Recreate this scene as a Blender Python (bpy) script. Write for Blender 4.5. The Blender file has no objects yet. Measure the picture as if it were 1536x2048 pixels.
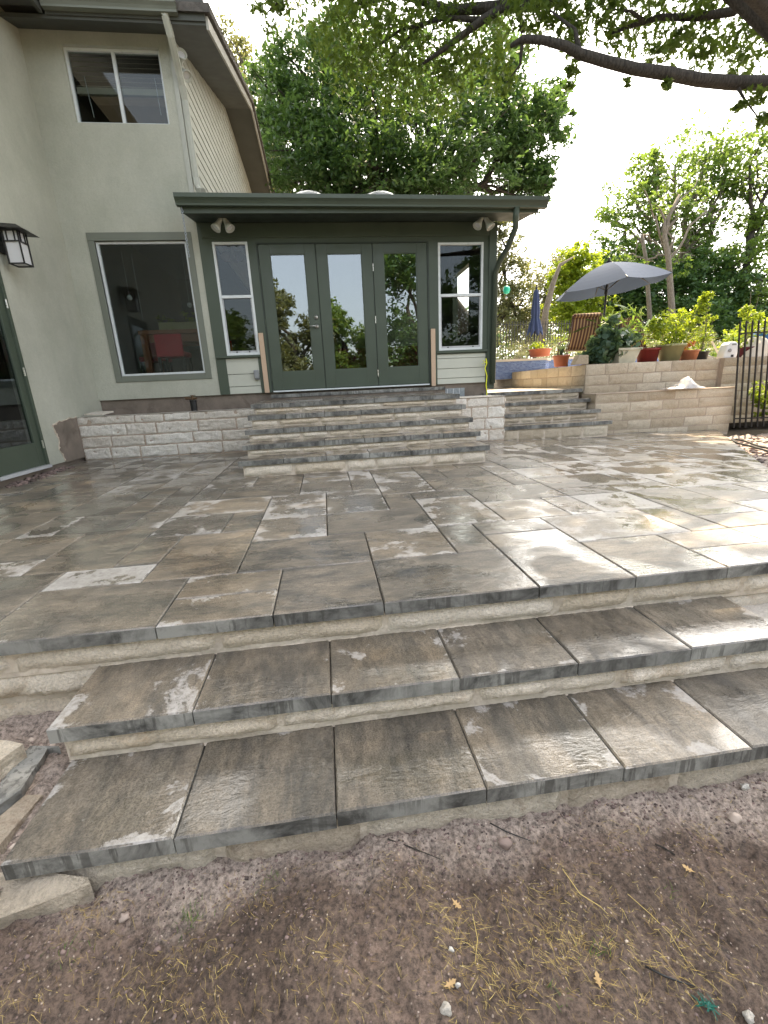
import bpy, bmesh, math, random
import numpy as np
from mathutils import Vector, Matrix, Euler, noise as mnoise
random.seed(7); rng = np.random.default_rng(7)
S = bpy.context.scene; COL = S.collection
# ------------------------------------------------------------------ camera
# world frame: camera at the origin, X along the facade, Y towards the house, Z up
FPX = 876.0
def _n(v): v = np.array(v, float); return v/np.linalg.norm(v)
_Y = _n([-120, -244, FPX]); _U = -_n([147, 3076, FPX]); _U = _n(_U-_Y*_U.dot(_Y)); _X = np.cross(_Y, _U)
if _X[0] < 0: _X = -_X
RM = np.array([_X, _Y, _U])
def ray(px, py): return RM @ np.array([px-768., py-1024., FPX])
def at(px, py, Y):
    r = ray(px, py); return Vector((r*Y/r[1]).tolist())
def atX(px, py, X):
    r = ray(px, py); return Vector((r*X/r[0]).tolist())
def atZ(px, py, Z):
    r = ray(px, py); return Vector((r*Z/r[2]).tolist())
cd = bpy.data.cameras.new('camera'); cam = bpy.data.objects.new('camera', cd); COL.objects.link(cam)
M4 = Matrix.Identity(4)
for i in range(3):
    M4[i][0] = RM[i][0]; M4[i][1] = -RM[i][1]; M4[i][2] = -RM[i][2]
cam.matrix_world = M4
cd.sensor_fit = 'VERTICAL'; cd.sensor_height = 36; cd.lens = 36*FPX/2048; cd.clip_start = .05; cd.clip_end = 900
S.camera = cam
# ------------------------------------------------------------------ sky, sun, exposure
SUN_EL = math.radians(60); SUN_AZ = math.atan2(.60, .80)      # azimuth from +Y towards +X
W = bpy.data.worlds.new('World'); S.world = W; W.use_nodes = True
wn = W.node_tree; wn.nodes.clear()
wo = wn.nodes.new('ShaderNodeOutputWorld'); bg = wn.nodes.new('ShaderNodeBackground')
sky = wn.nodes.new('ShaderNodeTexSky'); sky.sky_type = 'NISHITA'; sky.sun_disc = False
sky.sun_elevation = SUN_EL; sky.sun_rotation = SUN_AZ; sky.air_density = 1.2; sky.dust_density = 3.0; sky.ozone_density = 1.0
tc = wn.nodes.new('ShaderNodeTexCoord'); sx = wn.nodes.new('ShaderNodeSeparateXYZ'); wn.links.new(tc.outputs['Generated'], sx.inputs[0])
nz = wn.nodes.new('ShaderNodeTexNoise'); nz.inputs['Scale'].default_value = 3.2; nz.inputs['Detail'].default_value = 6; nz.inputs['Roughness'].default_value = .6
wn.links.new(tc.outputs['Generated'], nz.inputs['Vector'])
def wmath(op, a, b, clamp=False):
    n = wn.nodes.new('ShaderNodeMath'); n.operation = op; n.use_clamp = clamp
    for k, v in enumerate((a, b)):
        if isinstance(v, (int, float)): n.inputs[k].default_value = v
        else: wn.links.new(v, n.inputs[k])
    return n.outputs[0]
yf = wmath('MULTIPLY', wmath('ADD', sx.outputs['Y'], .30), 1.7)
xf = wmath('MULTIPLY', sx.outputs['X'], .25)
nf = wmath('MULTIPLY', wmath('SUBTRACT', nz.outputs[0], .5), 2.6)
fac = wmath('ADD', wmath('ADD', yf, nf), xf)
fac = wmath('MAXIMUM', wmath('ADD', fac, .10, True), .48)
mx = wn.nodes.new('ShaderNodeMixRGB'); mx.inputs['Color2'].default_value = (9.0, 8.6, 8.0, 1)
# bright glow added to the cloud, lower than the sun, for wet slabs to mirror
dt = wn.nodes.new('ShaderNodeVectorMath'); dt.operation = 'DOT_PRODUCT'; wn.links.new(tc.outputs['Generated'], dt.inputs[0])
_h = Vector((math.sin(SUN_AZ)*.80, math.cos(SUN_AZ)*.80, .60)).normalized(); dt.inputs[1].default_value = _h
sky_glow = wmath('MULTIPLY', wmath('POWER', wmath('MAXIMUM', dt.outputs['Value'], 0.), 7.), 1.4)
cm = wn.nodes.new('ShaderNodeVectorMath'); cm.operation = 'SCALE'; 
side = wmath('ADD', wmath('MULTIPLY', sx.outputs['Y'], 1.6), .5, True); cmx = wn.nodes.new('ShaderNodeMixRGB'); wn.links.new(side, cmx.inputs['Fac'])
cmx.inputs['Color1'].default_value = (9.0, 8.7, 8.3, 1); cmx.inputs['Color2'].default_value = (9.0, 8.6, 8.0, 1); wn.links.new(cmx.outputs[0], cm.inputs[0])
wn.links.new(wmath('ADD', sky_glow, .75), cm.inputs['Scale']); wn.links.new(cm.outputs[0], mx.inputs['Color2'])
wn.links.new(fac, mx.inputs['Fac']); wn.links.new(sky.outputs[0], mx.inputs['Color1'])
wn.links.new(mx.outputs[0], bg.inputs['Color']); bg.inputs['Strength'].default_value = .10
wn.links.new(bg.outputs[0], wo.inputs[0])
sd = bpy.data.lights.new('sun', 'SUN'); sun = bpy.data.objects.new('sun', sd); COL.objects.link(sun)
sd.energy = 3.4; sd.angle = math.radians(.6); sd.color = (1, .79, .54)
sdir = Vector((math.cos(SUN_EL)*math.sin(SUN_AZ), math.cos(SUN_EL)*math.cos(SUN_AZ), math.sin(SUN_EL)))
sun.rotation_euler = (-sdir).to_track_quat('-Z', 'Y').to_euler()
S.view_settings.view_transform = 'Standard'; S.view_settings.look = 'None'; S.view_settings.gamma = 1
S.view_settings.exposure = 2.3
S.cycles.transparent_max_bounces = 24; S.cycles.max_bounces = 8
# ------------------------------------------------------------------ material helpers
class NT:
    def __init__(s, name):
        s.m = bpy.data.materials.new(name); s.m.use_nodes = True; s.t = s.m.node_tree
        s.b = s.t.nodes['Principled BSDF']; s.out = s.t.nodes['Material Output']
        c = s.t.nodes.new('ShaderNodeTexCoord'); s.obj = c.outputs['Object']; s.uv = c.outputs['UV']
    def N(s, typ): return s.t.nodes.new(typ)
    def L(s, a, b): s.t.links.new(a, b)
    def setv(s, sock, v):
        if isinstance(v, (int, float)): sock.default_value = v
        elif isinstance(v, (tuple, list)): sock.default_value = (*v, 1) if (len(v) == 3 and sock.type == 'RGBA') else v
        else: s.L(v, sock)
    def vec(s, scale, src=None, rot=None):
        n = s.N('ShaderNodeMapping'); s.L(src or s.obj, n.inputs[0]); n.inputs['Scale'].default_value = scale if isinstance(scale, tuple) else (scale,)*3
        if rot: n.inputs['Rotation'].default_value = rot
        return n.outputs[0]
    def noise(s, scale, detail=5, rough=.55, src=None, dist=0):
        n = s.N('ShaderNodeTexNoise'); n.inputs['Scale'].default_value = scale; n.inputs['Detail'].default_value = detail
        n.inputs['Roughness'].default_value = rough; n.inputs['Distortion'].default_value = dist
        s.L(src or s.obj, n.inputs['Vector']); return n.outputs[0]
    def vor(s, scale, src=None, feat='F1', out='Distance'):
        n = s.N('ShaderNodeTexVoronoi'); n.feature = feat; n.inputs['Scale'].default_value = scale; s.L(src or s.obj, n.inputs['Vector']); return n.outputs[out]
    def ramp(s, f, stops):
        n = s.N('ShaderNodeValToRGB'); s.L(f, n.inputs[0]); e = n.color_ramp.elements
        while len(e) < len(stops): e.new(.5)
        for k, (p, c) in enumerate(stops):
            e[k].position = p; e[k].color = (c, c, c, 1) if isinstance(c, (int, float)) else (*c, 1)
        return n.outputs[0]
    def mix(s, f, a, b, mode='MIX'):
        n = s.N('ShaderNodeMixRGB'); n.blend_type = mode; s.setv(n.inputs[0], f); s.setv(n.inputs[1], a); s.setv(n.inputs[2], b); return n.outputs[0]
    def math(s, op, a, b=0., clamp=False):
        n = s.N('ShaderNodeMath'); n.operation = op; n.use_clamp = clamp; s.setv(n.inputs[0], a); s.setv(n.inputs[1], b); return n.outputs[0]
    def attr(s, name, out='Fac'):
        n = s.N('ShaderNodeAttribute'); n.attribute_name = name; return n.outputs[out]
    def bump(s, h, strength=.3, dist=.01, normal=None):
        n = s.N('ShaderNodeBump'); n.inputs['Strength'].default_value = strength; n.inputs['Distance'].default_value = dist
        s.L(h, n.inputs['Height'])
        if normal: s.L(normal, n.inputs['Normal'])
        return n.outputs[0]
    def set(s, **k):
        names = dict(color='Base Color', rough='Roughness', metal='Metallic', normal='Normal', spec='Specular IOR Level', coat='Coat Weight', coat_rough='Coat Roughness', sub='Subsurface Weight', trans='Transmission Weight', alpha='Alpha', ecol='Emission Color', estr='Emission Strength')
        for a, v in k.items(): s.setv(s.b.inputs[names[a]], v)
        return s.m
def vary(name, col, rough=.6, amt=.15, scale=4., bump=.1, bscale=60., bdist=.003, dirt=None, metal=0., spec=.5):
    n = NT(name); f = n.noise(scale, 6, .6)
    c2 = tuple(max(0, c*(1-amt)) for c in col); c1 = tuple(min(1, c*(1+amt)) for c in col)
    c = n.mix(n.ramp(f, [(.3, 0.), (.7, 1.)]), c2, c1)
    if dirt:
        d = n.ramp(n.noise(scale*.7, 8, .7, dist=.6), [(.52, 0.), (.75, 1.)]); c = n.mix(d, c, dirt)
    h = n.noise(bscale, 4, .6)
    return n.set(color=c, rough=n.ramp(n.noise(scale*2, 4), [(.3, max(0, rough-.1)), (.7, min(1, rough+.1))]), normal=n.bump(h, bump, bdist), metal=metal, spec=spec)
MT = {}
MT['stucco'] = (lambda n: n.set(color=n.mix(1., n.mix(n.ramp(n.noise(1.3, 8, .65), [(.35, 0.), (.7, 1.)]), (.42, .43, .36), (.515, .52, .445)), n.mix(1., n.ramp(n.noise(1.6, 6, .7, n.vec((2, 2, .6))), [(.38, .95), (.62, 1.02)]), n.ramp(n.noise(38, 5, .8), [(.35, .94), (.6, 1.02)]), 'MULTIPLY'), 'MULTIPLY'), rough=.9,
    normal=n.bump(n.math('ADD', n.noise(60, 6, .75), n.math('MULTIPLY', n.noise(7, 4), 1.6)), .6, .010)))(NT('stucco'))
MT['mortar_flush'] = vary('flush_mortar', (.42, .34, .27), .95, .15, 7, .5, 60, .006)
MT['trim_grey'] = vary('grey_trim_paint', (.165, .18, .148), .6, .10, 3)
MT['green'] = vary('green_paint', (.060, .080, .057), .48, .10, 3, .06)
MT['green_dark'] = vary('dark_green_paint', (.030, .042, .032), .6, .12, 3, .1)
MT['white_frame'] = vary('white_window_frame', (.68, .72, .73), .35, .06, 8, .02)
MT['alu'] = vary('window_screen_frame', (.45, .46, .48), .4, .1, 8, .02)
MT['siding'] = vary('cream_siding', (.50, .51, .44), .6, .06, 3, .12, 30)
MT['siding_up'] = vary('pale_siding', (.44, .45, .40), .65, .07, 3, .12, 30)
MT['soffit'] = vary('soffit_paint', (.075, .080, .070), .7, .12, 2)
MT['roof'] = vary('shingle', (.10, .09, .08), .9, .35, 14, .6, 40, .02)
MT['fascia'] = vary('pale_fascia', (.36, .35, .31), .6, .1, 4)
MT['downpipe'] = vary('beige_downpipe', (.44, .45, .39), .45, .08, 5, .03)
MT['wood_new'] = (lambda n: n.set(color=n.mix(n.noise(6, 8, .6, n.vec((30, 30, 2.5)), .8), (.44, .30, .20), (.66, .50, .37)), rough=.75))(NT('bare_pine'))
MT['wood_table'] = (lambda n: n.set(color=n.mix(n.noise(5, 8, .6, n.vec((3, 20, 20)), .6), (.20, .075, .035), (.38, .16, .08)), rough=.4))(NT('red_brown_wood'))
MT['red'] = vary('red_leather', (.40, .02, .035), .45, .2, 3)
MT['darkred'] = vary('dark_red_fabric', (.22, .02, .03), .8, .3, 2)
MT['room'] = vary('room_wall', (.16, .16, .15), .9, .1, 1)
MT['room_floor'] = vary('room_floor', (.05, .035, .025), .5, .2, 2)
MT['black'] = vary('black_metal', (.012, .012, .013), .45, .2, 9, .05)
MT['rust_black'] = vary('fence_black', (.010, .009, .009), .5, .3, 9, .1, dirt=(.03, .018, .012))
MT['steel'] = vary('satin_steel', (.55, .55, .52), .3, .1, 20, .02, metal=.9)
MT['galv'] = vary('grey_vent_metal', (.30, .33, .36), .4, .2, 30, .1, metal=.4)
MT['concrete'] = vary('stained_foundation', (.20, .165, .135), .9, .25, 5, .4, 50, .006, dirt=(.11, .085, .07))
MT['outlet'] = vary('outlet_box', (.25, .26, .27), .5, .1, 20)
MT['frost'] = (lambda n: n.set(color=(.75, .76, .78), rough=.3, trans=.15))(NT('frosted_glass'))
MT['white_plastic'] = vary('white_plastic', (.68, .70, .72), .4, .06, 8)
MT['lamp_white'] = vary('floodlight_white', (.55, .57, .52), .5, .08, 8)
MT['dome'] = (lambda n: n.set(color=(.80, .80, .82), rough=.15, trans=.2))(NT('skylight_dome'))
MT['yellow'] = (lambda n: n.set(color=(.72, .74, .02), rough=.5))(NT('yellow_ribbon'))
MT['hose'] = vary('black_hose', (.02, .022, .02), .4, .2, 20)
MT['greenscrap'] = (lambda n: n.set(color=(.0, .10, .07), rough=.5))(NT('green_plastic'))
MT['turq'] = (lambda n: n.set(color=(.02, .50, .34), rough=.3))(NT('turquoise_glass'))
# window glass: clear pane with a strong mirror component
def glass(name, refl, tint):
    n = NT(name); t = n.t; tr = n.N('ShaderNodeBsdfTransparent'); tr.inputs[0].default_value = (*tint, 1)
    g = n.N('ShaderNodeBsdfGlossy'); g.inputs['Roughness'].default_value = .0; g.inputs['Color'].default_value = (.88, .95, 1, 1)
    lw = n.N('ShaderNodeLayerWeight'); lw.inputs[0].default_value = .5
    n.L(n.bump(n.noise(1.6, 2, .5), .05, .02), g.inputs['Normal'])
    f = n.math('ADD', n.math('MULTIPLY', n.math('POWER', lw.outputs['Facing'], 3.), .7), refl, True)
    mxs = n.N('ShaderNodeMixShader'); n.L(f, mxs.inputs[0]); n.L(tr.outputs[0], mxs.inputs[1]); n.L(g.outputs[0], mxs.inputs[2]); n.L(mxs.outputs[0], n.out.inputs[0])
    return n.m
MT['glass'] = glass('window_glass', .028, (.70, .73, .72))
MT['glass_door'] = glass('door_glass', .17, (.62, .64, .63))
def leaf(name, c0, c1, trans=.45, glossy=.35):
    n = NT(name); r = n.attr('rnd'); f = n.noise(.9, 3, .5)
    f = n.math('ADD', n.math('MULTIPLY', r, .6), n.math('MULTIPLY', f, .6), True)
    c = n.mix(n.ramp(f, [(.25, 0.), (.85, 1.)]), c0, c1)
    n.set(color=c, rough=glossy, spec=.4)
    tl = n.N('ShaderNodeBsdfTranslucent'); n.L(n.mix(.5, c, (c1[0]*2.2, c1[1]*1.9, c1[2]*.6)), tl.inputs[0])
    ms = n.N('ShaderNodeMixShader'); ms.inputs[0].default_value = trans
    n.L(n.b.outputs[0], ms.inputs[1]); n.L(tl.outputs[0], ms.inputs[2]); n.L(ms.outputs[0], n.out.inputs[0]); return n.m
MT['leaf_oak'] = leaf('oak_leaves', (.045, .085, .025), (.12, .185, .045), .55)
MT['leaf_dark'] = leaf('dark_oak_leaves', (.030, .070, .030), (.085, .165, .060), .40)
MT['leaf_mid'] = leaf('mid_green_leaves', (.05, .10, .03), (.14, .23, .06), .45)
MT['leaf_bright'] = leaf('bright_green_leaves', (.10, .17, .02), (.24, .33, .04), .5)
MT['leaf_olive'] = leaf('grey_green_leaves', (.07, .085, .05), (.15, .175, .09), .4)
MT['leaf_blue'] = leaf('blue_green_leaves', (.06, .11, .08), (.11, .18, .11), .35)
MT['leaf_orange'] = leaf('orange_flower_leaves', (.35, .12, .05), (.55, .25, .10), .3)
MT['bark'] = (lambda n: n.set(color=n.mix(n.ramp(n.noise(9, 8, .7, n.vec((6, 6, 1.2))), [(.35, 0.), (.65, 1.)]), (.022, .019, .016), (.085, .075, .062)), rough=.95,
    normal=n.bump(n.noise(12, 8, .75, n.vec((5, 5, 1.2))), .9, .03)))(NT('oak_bark'))
MT['bark_light'] = (lambda n: n.set(color=n.mix(n.ramp(n.noise(7, 8, .7, n.vec((6, 6, 1.2))), [(.35, 0.), (.65, 1.)]), (.10, .085, .07), (.26, .23, .19)), rough=.95))(NT('pale_bark'))
# limestone (white block and cream/tan block), mortar
def stone(name, a, b, c, wet=0.):
    n = NT(name); r = n.attr('rnd'); base = n.mix(r, a, b)
    st = n.ramp(n.noise(6, 10, .75, dist=.7), [(.54, 0.), (.74, 1.)]); col = n.mix(n.math('MULTIPLY', st, .85), base, c)
    fine = n.ramp(n.noise(85, 8, .8), [(.36, .74), (.56, 1.08)]); col = n.mix(1., col, fine, 'MULTIPLY')
    h = n.math('ADD', n.noise(24, 8, .72, dist=.4), n.math('MULTIPLY', n.noise(110, 4, .6), .35))
    return n.set(color=col, rough=.85-wet, normal=n.bump(h, 1., .03))
MT['stone_white'] = stone('white_limestone', (.72, .66, .58), (.87, .83, .76), (.60, .50, .40))
MT['stone_cream'] = stone('cream_limestone', (.72, .61, .47), (.86, .77, .65), (.56, .40, .24))
MT['stone_tan'] = stone('tan_limestone', (.45, .37, .27), (.66, .58, .46), (.36, .27, .18))
MT['stone_dirty'] = stone('soil_stained_limestone', (.50, .41, .31), (.64, .56, .45), (.22, .14, .09))
MT['mortar'] = vary('mortar', (.33, .25, .20), .95, .18, 7, .5, 60, .006)
MT['mortar_pale'] = vary('pale_mortar', (.58, .50, .41), .95, .22, 12, .9, 45, .012, dirt=(.36, .29, .22))
# concrete paver, damp; UV = metres inside the slab is not needed, uv in 0..1 per slab, attribute rnd per slab
def paver(name, dry_bias=0., grain=(1., 2.6, 1.), dk=1.):
    n = NT(name); r = n.attr('rnd'); r2 = n.attr('rnd2')
    n2 = n.N('ShaderNodeVectorMath'); n2.operation = 'ADD'
    cb = n.N('ShaderNodeCombineXYZ'); n.L(n.math('MULTIPLY', r, 37.), cb.inputs[0]); n.L(n.math('MULTIPLY', r2, 23.), cb.inputs[1]); n.L(n.math('MULTIPLY', r, 11.), cb.inputs[2])
    n.L(n.obj, n2.inputs[0]); n.L(cb.outputs[0], n2.inputs[1]); pos = n2.outputs[0]        # every slab has its own grain
    a = n.mix(r2, (.215, .187, .155), (.31, .25, .185)); b = n.mix(r, (.08, .076, .07), (.20, .175, .142))
    col = n.mix(n.ramp(n.noise(3.0, 8, .66, n.vec(grain, pos), .4), [(.36, 0.), (.62, 1.)]), b, a)
    col = n.mix(1., col, (dk, dk, dk*.98), 'MULTIPLY')
    if dk < 1: col = n.mix(n.ramp(n.noise(3.4, 6, .7, n.vec((3.2, .8, 1.), pos), .3), [(.50, 0.), (.62, .6)]), col, (.075, .070, .064))
    speck = n.ramp(n.noise(190, 5, .75, pos), [(.36, .5), (.56, 1.12)]); col = n.mix(1., col, speck, 'MULTIPLY')
    mott = n.ramp(n.noise(20, 7, .75, n.vec(grain, pos)), [(.35, .72), (.65, 1.2)]); col = n.mix(1., col, mott, 'MULTIPLY')
    damp = n.ramp(n.noise(1.1, 6, .6), [(.42, .70), (.60, 1.06)]); col = n.mix(1., col, damp, 'MULTIPLY')
    # dry, whitish salt margins: near slab edges and in patches
    su = n.N('ShaderNodeSeparateXYZ'); n.L(n.uv, su.inputs[0])
    def edge(o): return n.math('MULTIPLY', n.math('ABSOLUTE', n.math('SUBTRACT', o, .5)), 2.)
    ed = n.math('MAXIMUM', edge(su.outputs[0]), edge(su.outputs[1]))
    pn = n.noise(4.2, 8, .68, pos, .3)
    v = n.math('ADD', n.math('MULTIPLY', n.math('POWER', ed, 3.), .12), n.math('MULTIPLY', pn, 1.0))
    v = n.math('ADD', v, n.math('MULTIPLY', n.math('SUBTRACT', n.noise(14, 6, .7, pos), .5), .25))
    v = n.math('ADD', v, n.math('MULTIPLY', n.math('SUBTRACT', r, .5), .30))
    v = n.math('ADD', v, dry_bias)
    dry = n.ramp(v, [(.66, 0.), (.69, .7), (.80, 1.)])
    dry = n.math('MULTIPLY', dry, n.ramp(n.noise(48, 6, .7, pos), [(.32, .35), (.55, 1.)]))
    col = n.mix(n.math('MULTIPLY', dry, .85), col, (.47, .445, .42))
    # water: thin film and puddles
    pud = n.ramp(n.noise(2.6, 4, .5, pos, .5), [(.44, 0.), (.57, 1.)])
    rip = n.noise(16, 5, .6, n.vec((1., 2.2, 1.), pos), 1.6)
    h = n.math('ADD', n.math('MULTIPLY', rip, 1.), n.math('MULTIPLY', n.noise(90, 4, .6, pos), .22))
    nb = n.N('ShaderNodeBump'); nb.inputs['Distance'].default_value = .006; n.L(h, nb.inputs['Height'])
    n.L(n.math('SUBTRACT', .62, n.math('MULTIPLY', pud, .42)), nb.inputs['Strength'])
    rough = n.math('ADD', n.math('SUBTRACT', .42, n.math('MULTIPLY', pud, .34)), n.math('MULTIPLY', dry, .4), True)
    n.set(color=col, rough=rough, normal=nb.outputs[0], spec=.5, coat=n.math('MULTIPLY', pud, .9), coat_rough=.05)
    cbp = n.N('ShaderNodeBump'); cbp.inputs['Distance'].default_value = .004; n.L(n.math('ADD', rip, n.math('MULTIPLY', n.noise(5, 2, .5, pos), .6)), cbp.inputs['Height']); cbp.inputs['Strength'].default_value = .40; n.L(cbp.outputs[0], n.b.inputs['Coat Normal'])
    return n.m
MT['paver'] = paver('damp_paver')
MT['paver_step'] = paver('damp_step_slab', -.05, (2.6, 1., 1.), .94)
def slab_edge():
    n = NT('slab_edge'); r = n.attr('rnd')
    c = n.mix(n.ramp(n.noise(5, 8, .72, dist=.5), [(.38, 0.), (.60, 1.)]), (.05, .05, .048), n.mix(r, (.22, .22, .208), (.34, .335, .31)))
    dr = n.ramp(n.noise(1., 4, .6, n.vec((42., 42., 4.))), [(.53, 0.), (.58, 1.)]); dr = n.math('MULTIPLY', dr, n.ramp(n.noise(3.5, 3), [(.42, 0.), (.55, .9)])); c = n.mix(n.math('MULTIPLY', dr, .7), c, (.05, .048, .044))
    return n.set(color=c, rough=.55, normal=n.bump(n.noise(80, 5, .6), .4, .004))
MT['slab_edge'] = slab_edge()
# soil
def soil(name):
    n = NT(name); f = n.noise(2.2, 8, .6)
    c = n.mix(n.ramp(f, [(.35, 0.), (.68, 1.)]), (.112, .076, .056), (.25, .178, .138))
    sy = n.N('ShaderNodeSeparateXYZ'); n.L(n.obj, sy.inputs[0])
    near = n.math('ADD', n.math('MULTIPLY', n.math('SUBTRACT', sy.outputs[1], .86), 2.2), n.noise(2.6, 7, .7))
    c = n.mix(n.ramp(near, [(.50, 0.), (.74, .9)]), c, (.48, .39, .33))
    pb = n.vor(95, None, 'F1', 'Color'); sp = n.N('ShaderNodeSeparateColor'); n.L(pb, sp.inputs[0])
    peb = n.math('MULTIPLY', n.ramp(sp.outputs[0], [(.86, 0.), (.9, 1.)]), n.ramp(n.vor(95), [(.18, 1.), (.3, 0.)]))
    c = n.mix(peb, c, (.50, .40, .32))
    c = n.mix(1., c, n.ramp(n.noise(70, 6, .75), [(.36, .32), (.60, 1.30)]), 'MULTIPLY')
    h = n.math('ADD', n.noise(45, 8, .8), n.math('MULTIPLY', n.noise(140, 5, .7), .4))
    return n.set(color=c, rough=.8, normal=n.bump(h, .9, .02))
MT['soil'] = soil('moist_soil')
def groundmat():
    n = NT('far_ground'); c = n.mix(n.ramp(n.noise(.7, 8, .7), [(.4, 0.), (.6, 1.)]), (.10, .075, .055), (.12, .095, .06))
    return n.set(color=c, rough=.95, normal=n.bump(n.noise(12, 8, .7), .8, .05))
MT['far_ground'] = groundmat()
def pooltile():
    n = NT('blue_glass_tile'); br = n.N('ShaderNodeTexBrick'); br.offset = .5
    n.L(n.vec(1., None, (math.radians(90), 0, 0)), br.inputs[0]); br.inputs['Scale'].default_value = 9
    br.inputs['Color1'].default_value = (.07, .11, .26, 1); br.inputs['Color2'].default_value = (.20, .28, .45, 1); br.inputs['Mortar'].default_value = (.30, .34, .42, 1); br.inputs['Mortar Size'].default_value = .03
    return n.set(color=n.mix(.6, br.outputs[0], n.mix(n.noise(30, 5, .7), (.03, .05, .13), (.5, .6, .8)), 'OVERLAY'), rough=.25)
MT['pool'] = pooltile()
MT['coping'] = vary('pale_coping', (.50, .46, .40), .8, .1, 5)
MT['parasol'] = (lambda n: n.set(color=(.060, .085, .140), rough=.9, spec=.1))(NT('blue_grey_canvas'))
MT['parasol_navy'] = (lambda n: n.set(color=n.mix(n.noise(14, 4, .6, n.vec((8, 8, .6))), (.02, .035, .10), (.06, .09, .20)), rough=.8))(NT('navy_canvas'))
def stripes():
    n = NT('striped_sling'); wv = n.N('ShaderNodeTexWave'); wv.inputs['Scale'].default_value = 5.2; n.L(n.obj, wv.inputs[0])
    return n.set(color=n.mix(n.ramp(wv.outputs[0], [(.62, 0.), (.72, 1.)]), (.09, .035, .025), (.36, .24, .12)), rough=.75)
MT['stripes'] = stripes()
for nm, c in dict(terracotta=(.34, .10, .05), redpot=(.20, .022, .018), olivepot=(.30, .29, .15), palepot=(.48, .46, .36), orangepot=(.42, .17, .09), maroonpot=(.10, .02, .03), bluebin=(.03, .14, .45), darkpot=(.03, .03, .035)).items():
    MT[nm] = vary(nm, c, .55, .15, 6, .1)
MT['straw'] = (lambda n: n.set(color=n.mix(n.attr('rnd'), (.30, .18, .045), (.60, .47, .16)), rough=.8))(NT('dry_grass'))
MT['grass'] = leaf('green_grass', (.05, .11, .02), (.12, .2, .04), .3)
MT['pebble'] = (lambda n: n.set(color=n.mix(n.attr('rnd'), (.20, .14, .12), (.60, .50, .42)), rough=.8, normal=n.bump(n.noise(60, 5), .5, .004)))(NT('limestone_pebbles'))
MT['pebble_dark'] = (lambda n: n.set(color=n.mix(n.attr('rnd'), (.06, .045, .04), (.24, .17, .15)), rough=.85, normal=n.bump(n.noise(60, 5), .6, .006)))(NT('soil_clods'))
MT['plastic_sheet'] = (lambda n: n.set(color=(.62, .62, .64), rough=.25, trans=.3))(NT('clear_plastic_sheet'))
MT['deadleaf'] = (lambda n: n.set(color=(.42, .28, .13), rough=.8))(NT('dead_leaf'))
MT['deadleaf'] = MT['deadleaf']
MT['blind'] = vary('blind_slat', (.50, .47, .38), .6, .06, 5)
MT['crystal'] = (lambda n: n.set(color=(.8, .85, .85), rough=.1, trans=.5))(NT('crystal'))
MT['copper'] = vary('dark_bronze', (.10, .06, .03), .5, .2, 8, metal=.3)
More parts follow.
